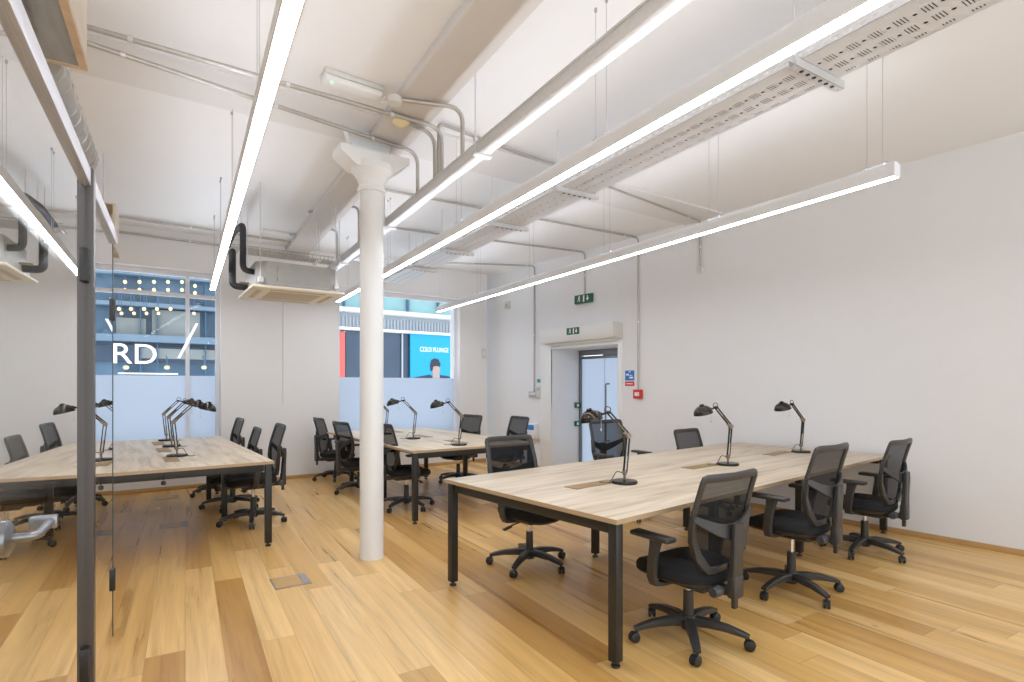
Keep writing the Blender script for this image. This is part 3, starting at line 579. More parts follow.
MB().tube(fillet([(-0.40, 0.2, 0.1), (-0.56, 0.2, 0.1), (-0.56, 0.2, 0.48), (-0.5, 0.7, 0.53)], 0.06), 0.036, 12).build('insulated_pipe', M['rubber'], ac)
MB().tube([(-0.40, 0.1, 0.13), (-0.50, 0.13, 0.13)], 0.012, 8).build('copper_connection', M['brass'], ac)
# small boxes on the ceiling above the air conditioner
bx_ = gp(280, 236, CEIL-0.03); tag(MB().box((0, 0, -0.025), (0.4, 0.1, 0.05), bev=0.006).build('ceiling_socket_box', M['white'], None, (bx_.x, bx_.y-0.1, CEIL-0.0005), C_ANG), 'white rectangular socket box on the ceiling above the air conditioner', 'socket box')

# ------------------------------------------------------------------ right wall fittings
def on_rw(px, py): p = rw(px, py); return p
def plate(name, label, cat, x0, y0, x1, y1, depth, m, bev=0.003, wallp='r', group=None):
    if wallp == 'r': a, b, rot = rw(x0, (y0+y1)/2), rw(x1, (y0+y1)/2), RW_ROT; c = rw((x0+x1)/2, (y0+y1)/2)
    else: a, b, rot = bw(x0, (y0+y1)/2), bw(x1, (y0+y1)/2), BW_ROT; c = bw((x0+x1)/2, (y0+y1)/2)
    w = (Vector((a.x, a.y))-Vector((b.x, b.y))).length; h = (y1-y0)/F*c.y
    t = thing(name, label, cat, c, rot, group)
    return t, w, h
# roller shutter box
sh = thing('roller_shutter', 'white roller shutter box above the door opening', 'shutter', RW0, RW_ROT)
x0, x1 = rw_x(548), rw_x(622.5)
prof = [(0, 2.06), (0, 2.275), (-0.05, 2.285), (-0.2, 2.285), (-0.2, 2.14), (-0.15, 2.075), (-0.06, 2.06)]
MB().loft([[Vector((x, y-0.0005, z)) for y, z in prof] for x in (x0, x1)]).build('casing', M['trim'], sh)
MB().loft([[Vector((x, y-0.0005+(0 if y == 0 else -0.002), z)) for y, z in prof] for x in (x1+0.0005, x1+0.008)]).build('end_plate', M['offwhite'], sh)
MB().span((x0+0.05, -0.075, 2.035), (x1-0.05, -0.03, 2.062), bev=0.004).build('bottom_bar', M['trim'], sh)
def run_man(mb, cx, cz, s, y):
    def bar(a, b, t):
        a = Vector((cx+a[0]*s, y, cz+a[1]*s)); b = Vector((cx+b[0]*s, y, cz+b[1]*s)); mb.band([a, b], t*s, 0.0012, Vector((0, 1, 0)).cross((b-a).normalized()))
    mb.lathe([(0.09*s, -0.0006), (0.09*s, 0.0006)], 12, Matrix.Translation((cx+0.02*s, y, cz+0.36*s)) @ rot_y)
    bar((0.0, 0.26), (-0.06, 0.0), 0.15); bar((-0.06, 0.0), (0.14, -0.12), 0.1); bar((0.14, -0.12), (0.1, -0.36), 0.09); bar((-0.06, 0.0), (-0.16, -0.2), 0.1); bar((-0.16, -0.2), (-0.36, -0.22), 0.09)
    bar((0.0, 0.24), (0.2, 0.1), 0.08); bar((0.0, 0.24), (-0.2, 0.16), 0.08)
def arrow_down(mb, cx, cz, s, y):
    mb.loft([[Vector((cx+x*s, yy, cz+z*s)) for x, z in ((-0.08, 0.36), (0.08, 0.36), (0.08, 0.02), (0.28, 0.02), (0, -0.36), (-0.28, 0.02), (-0.08, 0.02))] for yy in (y-0.0006, y+0.0006)])
def exit_sign(label, loc, w, h, d):
    t = thing('exit_sign', label, 'exit sign', loc, RW_ROT, 'green exit signs')
    MB().span((-w/2, -d, -h/2), (w/2, -0.0005, h/2), bev=0.003).build('plate', M['greendark'], t)
    g = MB(); run_man(g, w*0.24-w*0.45, 0, h*0.9, -d-0.0012); arrow_down(g, w*0.28, 0, h*0.85, -d-0.0012)
    dr_ = h*0.34; g.span((w*0.24-w*0.22, -d-0.0018, -h*0.38), (w*0.24-w*0.14, -d-0.0006, h*0.38))
    g.build('pictogram', M['paper'], t); return t
es = on_rw(573, 333); nrm = Vector((-0.7906, -0.6123, 0))
shc = RW0+RWD*rw_t(582.5)+nrm*0.2005
exit_sign('small green exit sign on the roller shutter box', (shc.x, shc.y, 2.215), 0.27, 0.105, 0.008)
p2 = on_rw(585, 299); exit_sign('green exit sign hanging on the wall at the end of a conduit', (p2.x, p2.y, p2.z), 0.36, 0.13, 0.05)
# call point, notices
t, w, h = plate('fire_call_point', 'red fire alarm call point at the foot of the wall conduit', 'alarm', 635, 389.5, 643, 398.5, 0, None)
MB().span((-w/2, -0.045, -h/2), (w/2, -0.0005, h/2), bev=0.006).build('housing', M['red'], t)
MB().span((-w*0.28, -0.0475, -h*0.22), (w*0.28, -0.0452, h*0.2)).build('glass_window', M['paper'], t)
t, w, h = plate('safety_notice', 'blue notice with white symbols on the wall right of the door', 'notice', 625.3, 370.5, 634.3, 380.5, 0, None)
MB().span((-w/2, -0.004, -h/2), (w/2, -0.0005, h/2)).build('sheet', M['blue'], t)
MB().span((-w*0.38, -0.0055, h*0.0), (-w*0.06, -0.0042, h*0.18)).span((-w*0.02, -0.0055, -h*0.3), (w*0.38, -0.0042, -h*0.12)).span((w*0.0, -0.0055, -h*0.02), (w*0.3, -0.0042, h*0.06)).span((-w*0.12, -0.0055, h*0.32), (w*0.12, -0.0042, h*0.42)).build('print', M['paper'], t)
t, w, h = plate('fire_notice', 'red strip notice under the blue notice', 'notice', 625.3, 381.5, 634.3, 386, 0, None)
MB().span((-w/2, -0.004, -h/2), (w/2, -0.0005, h/2)).build('sheet', M['red'], t)
MB().span((-w*0.35, -0.0055, -h*0.1), (w*0.35, -0.0042, h*0.1)).build('print', M['paper'], t)
# left of the door
t, w, h = plate('wall_socket', 'grey metal socket at the foot of the conduit left of the door', 'socket', 530.5, 391.5, 538, 396.8, 0, None)
MB().span((-w/2, -0.045, -h/2), (w/2, -0.0005, h/2), bev=0.005).build('box', M['grey'], t)
MB().span((-w*0.35, -0.048, -h*0.25), (w*0.35, -0.0452, h*0.25), bev=0.001).build('face_plate', M['alu'], t)
t, w, h = plate('thermostat', 'small teal plate on the door surround', 'control', 538.4, 379, 541.2, 382.5, 0, None)
MB().span((-w/2, -0.03, -h/2), (w/2, -0.0205, h/2), bev=0.002).build('plate', M['teal'], t)
t, w, h = plate('door_keypad', 'narrow white keypad left of the door under the teal plate', 'control', 537.8, 386.5, 541.5, 397.5, 0, None)
MB().span((-w/2, -0.04, -h/2), (w/2, -0.0205, h/2), bev=0.004).build('body', M['offwhite'], t)
MB().span((-w*0.3, -0.042, h*0.12), (w*0.3, -0.0402, h*0.38)).build('display', M['grey'], t)
t, w, h = plate('soap_dispenser', 'white and blue wall dispenser left of the door', 'dispenser', 531, 423.5, 539, 438, 0, None)
MB().span((-w/2, -0.1, -h/2), (w/2, -0.0005, h/2), bev=0.012).build('body', M['white'], t)
MB().span((-w*0.42, -0.103, h*0.08), (w*0.42, -0.1, h*0.42), bev=0.001).build('blue_window', M['blue'], t)
t, w, h = plate('wall_sensor', 'small white sensor box high on the right wall near the corner', 'sensor', 506, 301.5, 510.5, 309, 0, None)
MB().span((-w/2, -0.04, -h/2), (w/2, -0.0005, h/2), bev=0.004).build('box', M['offwhite'], t)
MB().span((-w*0.25, -0.043, -h*0.3), (w*0.25, -0.0402, h*0.2), bev=0.001).build('lens', M['grey'], t)
t, w, h = plate('light_switch', 'white wall switch on the back wall right of the window', 'switch', 481.5, 348.5, 485.5, 358.5, 0, None, wallp='b')
MB().span((-w/2, -0.012, -h/2), (w/2, -0.0005, h/2), bev=0.002).build('plate', M['offwhite'], t)
MB().span((-w*0.2, -0.018, -h*0.2), (w*0.2, -0.0122, h*0.2), bev=0.001).build('rocker', M['white'], t)
for z, lab in ((1.06, 'upper green release box on the door recess'), (0.75, 'lower green release box on the door recess')):
    bp_ = RW0+Vector((math.cos(RW_ROT), math.sin(RW_ROT), 0))*dx0; ny = Vector((-math.sin(RW_ROT), math.cos(RW_ROT), 0))
    q = bp_+ny*0.55
    g = thing('door_release', lab, 'door release', (q.x, q.y, z), RW_ROT, 'green door release boxes')
    MB().span((0.0005, -0.045, -0.045), (0.04, 0.045, 0.045), bev=0.004).build('box', M['green'], g)
    MB().span((0.0402, -0.02, -0.02), (0.043, 0.02, 0.02)).build('button', M['paper'], g)
cw = BW0+BWD*bw_q(283.0)-BWN*0.008
tag(MB().tube([(0, 0, 1.1), (0, 0, 2.9)], 0.005, 6).build('wall_cable', M['offwhite'], None, cw), 'thin painted cable running down the back wall between the windows', 'cable')

# ------------------------------------------------------------------ floor boxes
def floor_box(px, py, s, rot, label):
    p = gp(px, py, 0); t = thing('floor_box', label, 'floor box', p, rot, 'floor boxes')
    MB().span((-s/2, -s/2, 0.0005), (s/2, s/2, 0.004)).build('frame', M['boxsteel'], t)
    MB().span((-s/2+0.012, -s/2+0.012, 0.0042), (s/2-0.055, s/2-0.012, 0.0058)).build('lid', M['boxlid'], t)
    MB().span((s/2-0.05, -s/2+0.02, 0.0042), (s/2-0.012, s/2-0.02, 0.0056)).build('cable_flap', M['boxsteel'], t)
floor_box(290.5, 581.5, 0.24, R_(33), 'floor box with oak lid set in the open floor in front of the desks')
floor_box(174, 525.3, 0.24, R_(33), 'floor box under the left desk, nearer of the two')
floor_box(167, 497.4, 0.24, R_(33), 'floor box under the left desk, farther of the two')
floor_box(432, 494.3, 0.26, R_(33), 'floor box under the middle desk')

# ------------------------------------------------------------------ desks
TOP = 0.735
def desk(name, corner, ang, L, W, inner, leg_in, flaps, label, left_legs=None, overhang=False):
    """corner: ground point under the near end's right corner; local x along the length (away), y across to the left"""
    t = thing(name, label, 'desk', corner, ang, 'bench desks')
    tp = MB().span((0, 0, TOP-0.025), (L, W, TOP), bev=0.002).build('tabletop', M['desk'], t)
    MB().span((-0.0015, -0.0015, TOP-0.0245), (L+0.0015, -0.0001, TOP-0.0008)).span((-0.0015, W+0.0001, TOP-0.0245), (L+0.0015, W+0.0015, TOP-0.0008)).span((-0.0015, 0, TOP-0.0245), (-0.0001, W, TOP-0.0008)).span((L+0.0001, 0, TOP-0.0245), (L+0.0015, W, TOP-0.0008)).build('edge_band', M['edge'], tp)
    for f in flaps: MB().span((f, W/2-0.095, TOP+0.0003), (f+0.42, W/2+0.015, TOP+0.0045), bev=0.001).build('cable_flap', M['flap'], tp)
    z0, z1 = TOP-0.085, TOP-0.0255; e = 0.03
    for x in (e, L-e-0.05): MB().span((x, 0.075, z0), (x+0.05, W-0.075, z1), bev=0.002).build('end_rail', M['blackmetal'], t)
    for y in (0.16, W-0.21): MB().span((0.08, y, z0+0.005), (L-0.08, y+0.05, z1), bev=0.002).build('side_rail', M['blackmetal'], t)
    def leg(x, y, s=0.052, ztop=z1):
        l = MB().span((x-s/2, y-s/2, 0.03), (x+s/2, y+s/2, ztop), bev=0.003).build('leg', M['blackmetal'], t)
        MB().lathe([(0.022, 0.0005), (0.024, 0.004), (0.022, 0.012), (0.008, 0.014), (0.008, 0.031)], 14, Matrix.Translation((x, y, 0))).build('foot', M['blackmetal'], l)
    le = left_legs or {}
    leg(0.04, 0.04); leg(0.04, le.get('near', W-0.04))
    if not overhang: leg(L-0.04, 0.04); leg(L-0.04, W-0.04)
    for x in inner:
        leg(x, leg_in, 0.05); leg(x, le.get('inner', W-leg_in), 0.05)
        MB().span((x-0.025, leg_in+0.03, z0+0.005), (x+0.025, le.get('inner', W-leg_in)-0.03, z1), bev=0.002).build('cross_rail', M['blackmetal'], t)
    return t
# front desk: length runs to the right and away; its near end faces the viewer's left
T1A = R_(39.6); T1L = 3.95; T1W = 1.52
T1P = Vector((0.503, 2.645, 0))
desk('bench_desk', T1P, T1A, T1L, T1W, (1.28, 2.58), 0.24, (0.42, 1.72, 3.05), 'large oak topped bench desk nearest the viewer, with three lamps')
T2A = R_(125); T2P = Vector((0.265, 6.338, 0)); T2L = 2.85
desk('bench_desk', T2P, T2A, T2L, 1.524, (1.25, 2.41), 0.2, (0.35, 1.25, 2.15), 'oak topped bench desk behind the white column, in front of the right window', overhang=True)
T3A = R_(126); T3P = Vector((-2.05, 4.74, 0)); T3L = 2.95
desk('bench_desk', T3P, T3A, T3L, 1.5, (1.25, 2.38), 0.2, (0.45, 1.3, 2.1), 'oak topped bench desk at the left, in front of the left window', left_legs={'near': 1.29, 'inner': 1.3})
# hanging plug under the left desk
hp = gp(163.5, 483, 0.63)
hpt = thing('hanging_plug', 'black plug hanging on its cable under the left desk', 'plug', hp)
MB().box((0, 0, 0), (0.032, 0.028, 0.034), bev=0.01).build('plug_body', M['plastic'], hpt)
MB().tube([(0, 0, 0.02), (0.004, 0, 0.05), (0, 0, TOP-0.03-0.63)], 0.004, 6).build('cord', M['cable'], hpt)

# ------------------------------------------------------------------ desk lamps
def lamp_proto():
    t = thing('desk_lamp', 'x', 'desk lamp')
    MB().lathe([(0.0, 0.0), (0.083, 0.0), (0.086, 0.004), (0.086, 0.012), (0.08, 0.02), (0.02, 0.025), (0.0, 0.026)], 32).build('base', M['lampmetal'], t)
    MB().tube([(0, 0, 0.025), (0, 0, 0.06)], 0.009, 12).box((0, 0, 0.07), (0.022, 0.03, 0.03), bev=0.004).build('pivot', M['brass'], t)
    a0, a1 = Vector((-0.004, 0, 0.07)), Vector((-0.028, 0, 0.315))
    s = Vector((0.011, 0, 0.002))
    lo = MB().band([a0+s, a1+s], 0.008, 0.014, (1, 0, 0)).band([a0-s, a1-s], 0.008, 0.014, (1, 0, 0)).build('lower_arm', M['lampmetal'], t)
    MB().tube([a0.lerp(a1, 0.08), a0.lerp(a1, 0.45)], 0.007, 10).build('spring', M['cord'], lo)
    MB().lathe([(0.017, -0.014), (0.02, -0.01), (0.02, 0.01), (0.017, 0.014)], 16, Matrix.Translation(a1) @ rot_y).box(a1+Vector((0.014, 0, 0.01)), (0.05, 0.018, 0.022), rot=Matrix.Rotation(-0.7, 3, 'Y'), bev=0.004).build('elbow', M['brass'], t)
    b0, b1 = a1+Vector((0.0, 0, 0.005)), Vector((0.12, 0, 0.472)); dn = (b1-b0).normalized(); nn = Vector((-dn.z, 0, dn.x))*0.01
    uarm = MB().band([b0+nn, b1+nn], 0.008, 0.014, nn).band([b0-nn, b1-nn], 0.008, 0.014, nn).build('upper_arm', M['lampmetal'], t)
    MB().tube([b0.lerp(b1, 0.12), b0.lerp(b1, 0.5)], 0.007, 10).build('spring', M['brass'], uarm)
    MB().tube([b1+Vector((0.006+0.022*math.cos(a), 0, 0.016+0.022*math.sin(a))) for a in [2*PI*k/16 for k in range(16)]], 0.003, 6, closed=True).lathe([(0.012, -0.012), (0.012, 0.012)], 12, Matrix.Translation(b1) @ rot_y).tube([b1, b1+Vector((0.025, 0, -0.006)), b1+Vector((0.045, 0, -0.012))], 0.007, 8).build('head_joint', M['lampmetal'], t)
    hc = b1+Vector((0.125, 0, -0.05)); tilt = Matrix.Translation(hc) @ Matrix.Rotation(R_(14), 4, 'Y')
    r = 0.076
    outer = [(r*math.cos(a), r*0.92*math.sin(a)) for a in [R_(x) for x in (0, 12, 25, 38, 52, 66, 80, 90)]]
    inner = [((r-0.003)*math.cos(a), (r*0.92-0.003)*math.sin(a)) for a in [R_(x) for x in (90, 75, 55, 35, 15, 0)]]
    sh = MB().lathe(outer, 30, tilt).lathe([(0.018, r*0.9), (0.02, r*0.98), (0.012, r*1.06), (0.0, r*1.06)], 16, tilt).tube([tilt @ Vector((-r*0.75, 0, r*0.55)), b1+Vector((0.045, 0, -0.012))], 0.008, 8)
    sh.build('lamp_shade', M['lampmetal'], t)
    MB().lathe([(r-0.002, 0.0005), (r-0.004, 0.0005)]+inner[::-1][1:], 30, tilt).build('shade_lining', M['lampinner'], t)
    MB().tube([hc+Vector((-0.06, 0.02, 0.01)), hc+Vector((-0.06, 0.02, -0.055))], 0.0015, 5).lathe([(0.004, 0), (0.005, 0.015), (0.002, 0.02)], 8, Matrix.Translation(hc+Vector((-0.06, 0.02, -0.07)))).build('pull_cord', M['cord'], t)
    MB().tube(fillet([(0.075, -0.02, 0.008), (0.1, -0.03, 0.0045), (0.13, -0.05, 0.0045), (0.155, -0.06, 0.008)], 0.03), 0.003, 6).tube(fillet([(0.012, -0.012, 0.07), (0.05, -0.02, 0.08), (0.085, -0.025, 0.02), (0.1, -0.03, 0.0045)], 0.03), 0.003, 6).build('power_cord', M['cable'], t)
    return t
LP = lamp_proto(); KIDS[LP.name] = children(LP)
for ch in KIDS[LP.name]: KIDS[ch.name] = children(ch)
first = [True]
def put_lamp(p, ang, label, scale=1.0):
    o = LP if first[0] else dup(LP); first[0] = False
    o.location = p; o.rotation_euler = (0, 0, ang); o['label'] = label; o['group'] = 'articulated desk lamps'; return o
l1 = Vector((math.cos(T1A), math.sin(T1A), 0)); e1 = Vector((-l1.y, l1.x, 0))
for s, ang, lab in ((0.83, 199, 'black articulated desk lamp nearest the viewer on the large front desk'), (2.15, 200, 'black articulated desk lamp in the middle of the large front desk'), (3.52, 203, 'black articulated desk lamp at the far right end of the large front desk')):
    p = T1P+l1*s+e1*(T1W/2-0.14); put_lamp((p.x, p.y, TOP), R_(ang), lab)
for px, py, ang, lab in ((459.2, 445.2, 200, 'black articulated desk lamp at the near end of the desk behind the column'), (413.4, 438.9, 195, 'black articulated desk lamp midway along the desk behind the column'), (385.5, 434.2, 200, 'black articulated desk lamp mostly hidden behind the white column')):
    p = gp(px, py, TOP); put_lamp((p.x, p.y, TOP), R_(ang), lab)
for px, py, ang, lab in ((177, 456.4, 22, 'black articulated desk lamp nearest the viewer on the left desk'), (171.7, 446.7, 18, 'black articulated desk lamp in the middle of the left desk'), (166.5, 440.7, 24, 'black articulated desk lamp farthest along the left desk, by the window')):
    p = gp(px, py, TOP); put_lamp((p.x, p.y, TOP), R_(ang), lab)

# ------------------------------------------------------------------ office chairs
UPPER = {'seat', 'seat_pan', 'mechanism', 'height_lever', 'spine', 'tension_knob', 'back_frame', 'back_mesh', 'back_yoke', 'armrest', 'lift_rod'}
def back_y(x, z):                                    # surface of the back: leans backwards, wraps slightly round the sitter
    return -0.205-0.145*(z-0.5)-0.05*max(0, z-0.8)+0.45*x*x+0.018*math.sin(min(1, max(0, (z-0.46)/0.48))*PI)
def chair_proto():
    t = thing('office_chair', 'x', 'office chair')
    sb = MB().lathe([(0.0, 0.055), (0.036, 0.055), (0.046, 0.07), (0.046, 0.115), (0.036, 0.13), (0.0, 0.13)], 24)
    for k in range(5):
        a = 2*PI*k/5+PI/10; d = Vector((math.cos(a), math.sin(a), 0)); w = Vector((-d.y, d.x, 0))
        pts = [d*0.02+Vector((0, 0, 0.100)), d*0.10+Vector((0, 0, 0.104)), d*0.20+Vector((0, 0, 0.096)), d*0.275+Vector((0, 0, 0.080)), d*0.308+Vector((0, 0, 0.071))]
        sb.band(pts, [0.06, 0.055, 0.047, 0.042, 0.038], [0.05, 0.046, 0.036, 0.026, 0.018], w)
    sb.build('star_base', M['plastic'], t)
    for k in range(5):
        a = 2*PI*k/5+PI/10; c = MB(); sw = a+random.uniform(-0.9, 0.9)
        for s in (-1, 1): c.lathe([(0.0, -0.008), (0.022, -0.008), (0.027, -0.005), (0.027, 0.005), (0.022, 0.008), (0.0, 0.008)], 18, Matrix.Translation((0.012, s*0.0135, 0.0275)) @ rot_y)
        hood = []
        for y in (-0.009, 0.009): hood.append([Vector((0.012+0.031*math.cos(q), y*0.6, 0.0275+0.031*math.sin(q))) for q in [R_(x) for x in (0, 30, 60, 90, 120, 150, 180)]]+[Vector((-0.012, y*0.6, 0.0275)), Vector((0.03, y*0.6, 0.02))])
        c.loft(hood).lathe([(0.007, 0.045), (0.007, 0.078)], 10, Matrix.Translation((-0.004, 0, 0)))
        c.build('caster', M['caster'], t, (0.298*math.cos(a), 0.298*math.sin(a), 0.0005), sw)
    MB().lathe([(0.0, 0.12), (0.029, 0.12), (0.027, 0.262), (0.0, 0.264)], 20).build('gas_lift', M['plastic'], t)
    MB().lathe([(0.0, 0.15), (0.0145, 0.15), (0.0145, 0.36), (0.0, 0.36)], 14).build('lift_rod', M['chrome'], t)
    MB().box((0, -0.02, 0.362), (0.17, 0.27, 0.05), bev=0.012).box((0, -0.17, 0.368), (0.09, 0.14, 0.04), bev=0.01).build('mechanism', M['plastic'], t)
    MB().tube([(0.08, 0.03, 0.362), (0.2, 0.05, 0.352), (0.235, 0.055, 0.345)], 0.006, 8).box((0.262, 0.06, 0.338), (0.07, 0.035, 0.012), rot=Matrix.Rotation(0.25, 3, 'Y'), bev=0.005).build('height_lever', M['plastic'], t)
    def outline(k, z, n=36, ex=2.9):
        pts = []
        for i in range(n):
            a = 2*PI*i/n; ca, sa = math.cos(a), math.sin(a)
            x = 0.242*math.copysign(abs(ca)**(2/ex), ca); y = 0.235*math.copysign(abs(sa)**(2/ex), sa)
            if y < 0: x *= 1-0.06*(-y/0.235)
            zz = z-0.02*max(0, (y-0.12)/0.115)**2+0.012*(x/0.242)**2
            pts.append(Vector((x*k, y*k+0.02, zz)))
        return pts
    MB().loft([outline(0.90, 0.395), outline(0.985, 0.402), outline(1.0, 0.42), outline(0.99, 0.442), outline(0.94, 0.456), outline(0.80, 0.461), outline(0.45, 0.458), outline(0.1, 0.457)]).build('seat', M['fabric'], t, ang=60)
    MB().loft([outline(0.55, 0.372), outline(0.85, 0.378), outline(0.955, 0.392), outline(0.96, 0.404)]).build('seat_pan', M['plastic'], t, ang=60)
    # back
    half = [(0.0, 0.958), (0.10, 0.960), (0.198, 0.960), (0.215, 0.955), (0.221, 0.938), (0.224, 0.86), (0.229, 0.78), (0.232, 0.71), (0.225, 0.645), (0.20, 0.58), (0.16, 0.52), (0.12, 0.482), (0.095, 0.474), (0.0, 0.472)]
    full = half+[(-x, z) for x, z in half[-2:0:-1]]
    loop = [Vector((x, back_y(x, z), z)) for x, z in full]
    fr = MB(); N = len(loop); loops = []
    for i, p in enumerate(loop):
        d = (loop[(i+1) % N]-loop[i-1]).normalized(); nrm_ = Vector((0, 1, 0.12)); w = nrm_.cross(d).normalized(); tt = d.cross(w).normalized()
        a, b = 0.018, 0.010
        if p.z > 0.93: a = 0.020
        loops.append([p+w*u+tt*v for u, v in ((-a, -b*0.5), (-a*0.6, -b), (a*0.6, -b), (a, -b*0.5), (a, b*0.5), (a*0.6, b), (-a*0.6, b), (-a, b*0.5))])
    fr.loft(loops, closed=True).build('back_frame', M['plastic'], t)
    ms = MB(); rows = []
    zs = [0.479, 0.50, 0.53, 0.56, 0.60, 0.65, 0.70, 0.75, 0.80, 0.85, 0.90, 0.93, 0.950]
    def wid(z):
        pr = [(zz, xx) for xx, zz in half[2:-1]][::-1]
        for (za, xa_), (zb, xb_) in zip(pr, pr[1:]):
            if za <= z <= zb: return xa_+(xb_-xa_)*(z-za)/(zb-za)
        return 0.1
    for dy in (-0.0012, 0.0012):
        for z in zs: rows.append([ms.bm.verts.new((wid(z)*u*0.985, back_y(wid(z)*u, z)+dy, z)) for u in (-1, -0.75, -0.5, -0.25, 0, 0.25, 0.5, 0.75, 1)])
    nz = len(zs)
    for base in (0,):                                    # one sheet is enough for a woven mesh
        for r in range(nz-1):
            for c in range(8): ms.bm.faces.new((rows[base+r][c], rows[base+r][c+1], rows[base+r+1][c+1], rows[base+r+1][c]))
    for r in rows[nz:]:
        for v in r: ms.bm.verts.remove(v)
    ms.build('back_mesh', M['sheer'], t, ang=80)
    yk = MB(); ypts = []; wd = []
    for u in (-1, -0.82, -0.6, -0.38, -0.18, 0, 0.18, 0.38, 0.6, 0.82, 1):
        x = 0.235*u; z = 0.76-0.085*(1-abs(u)**1.6); ypts.append(Vector((x, back_y(x, z)-0.012-0.045*(1-u*u), z))); wd.append(0.035+0.05*(1-abs(u)))
    yk.band(ypts, wd, 0.018, (0, 0.1, 1))
    for s in (-1, 1):                                    # lower wings of the yoke that follow the tapering frame
        yk.band([Vector((s*0.233, back_y(0.233, 0.77)-0.008, 0.775)), Vector((s*0.227, back_y(0.227, 0.65)-0.014, 0.65)), Vector((s*0.185, back_y(0.185, 0.555)-0.016, 0.555)), Vector((s*0.115, back_y(0.115, 0.482)-0.014, 0.482)), Vector((s*0.055, back_y(0.055, 0.474)-0.014, 0.474))], [0.03, 0.045, 0.05, 0.042, 0.03], 0.016, [(1, 0.3, 0), (1, 0.2, 0.3), (1, 0, 1), (0.6, 0, 1), (0, 0, 1)])
    yk.build('back_yoke', M['plastic'], t)
    MB().band([(0, -0.14, 0.368), (0, -0.22, 0.364), (0, -0.268, 0.375), (0, -0.285, 0.43), (0, -0.290, 0.56), (0, -0.298, 0.67), (0, -0.300, 0.725)], [0.07, 0.075, 0.085, 0.085, 0.075, 0.085, 0.07], [0.035, 0.035, 0.04, 0.04, 0.034, 0.028, 0.02], (1, 0, 0)).box((0, -0.284, 0.405), (0.084, 0.048, 0.12), bev=0.012).box((0, -0.28, 0.325), (0.03, 0.025, 0.07), bev=0.006).build('spine', M['plastic'], t)
    MB().lathe([(0.0, 0.0), (0.012, 0.0), (0.012, 0.03), (0.026, 0.032), (0.028, 0.04), (0.028, 0.085), (0.024, 0.092), (0.0, 0.092)], 20, Matrix.Translation((-0.035, -0.24, 0.385)) @ Matrix.Rotation(-PI/2, 4, 'Y')).build('tension_knob', M['knob'], t)
    for s in (-1, 1):
        am = MB()
        am.box((s*0.275, 0.015, 0.634), (0.08, 0.255, 0.026), bev=0.012, seg=3)
        am.band([(s*0.275, -0.01, 0.627), (s*0.279, -0.005, 0.585), (s*0.279, 0.01, 0.50), (s*0.273, 0.02, 0.42), (s*0.255, 0.022, 0.385), (s*0.20, 0.02, 0.372), (s*0.08, 0.015, 0.370)], [0.075, 0.06, 0.055, 0.055, 0.055, 0.05, 0.05], [0.03, 0.03, 0.032, 0.032, 0.03, 0.02, 0.018], (0, 1, 0))
        am.build('armrest', M['plastic'], t)
    return t
CP = chair_proto(); KIDS[CP.name] = children(CP)
for ch in KIDS[CP.name]: KIDS[ch.name] = []
cfirst = [True]
def put_chair(x, y, face, dz, label, spin=0.0):
    if cfirst[0]: o = CP; cfirst[0] = False; kids = KIDS[CP.name]
    else:
        o = CP.copy(); COL.objects.link(o); kids = []
        for ch in KIDS[CP.name]:
            c = ch.copy(); COL.objects.link(c); c.parent = o; kids.append(c)
    o.location = (x, y, 0); o.rotation_euler = (0, 0, R_(face-90)); o['label'] = label; o['group'] = 'black mesh office chairs'
    for c in kids:
        base = c.name.split('.')[0]
        if base in UPPER: c.location.z = dz
        elif base in ('star_base', 'caster') and spin:
            m = Matrix.Rotation(R_(spin), 4, 'Z'); l = m @ Vector(c.location); c.location = l; c.rotation_euler = (0, 0, c.rotation_euler.z+R_(spin))
    return o
CH_ = [
 (0.965, 3.01, 125, -0.035, 'black mesh office chair nearest the viewer at the front desk', -9),
 (1.885, 3.71, 127, 0.03, 'black mesh office chair in the middle of the near side of the front desk', 22),
 (2.93, 4.57, 127, -0.02, 'black mesh office chair at the far right of the front desk, by the right wall', 30),
 (0.135, 4.24, -52, 0.0, 'black mesh office chair tucked behind the left end of the front desk', 20),
 (1.17, 5.86, -58, 0.03, 'black mesh office chair pulled out in front of the door', 0),
 (2.15, 6.08, -52, -0.085, 'low black mesh office chair behind the far right end of the front desk', 0),
 (-2.61, 8.16, 37, -0.055, 'black mesh office chair standing against the back wall between the windows', 40),
 (-2.0, 7.20, 42, -0.05, 'black mesh office chair just left of the white column', 46),
 (-1.20, 6.25, 33, -0.01, 'black mesh office chair just right of the white column, partly behind it', 5),
 (-0.78, 7.98, 222, -0.02, 'black mesh office chair beside the near lamp of the middle desk', 10),
 (-0.10, 7.95, 214, -0.04, 'black mesh office chair at the right end of the middle desk, by the right wall', 0),
 (-2.62, 5.57, 214, 0.01, 'black office chair nearest the viewer at the right side of the left desk', 15),
 (-3.19, 6.28, 214, -0.08, 'black office chair in the middle of the right side of the left desk', 0),
 (-3.77, 7.05, 217, -0.015, 'black office chair farthest along the right side of the left desk, by the window', 28),
]
for a in CH_: put_chair(*a)

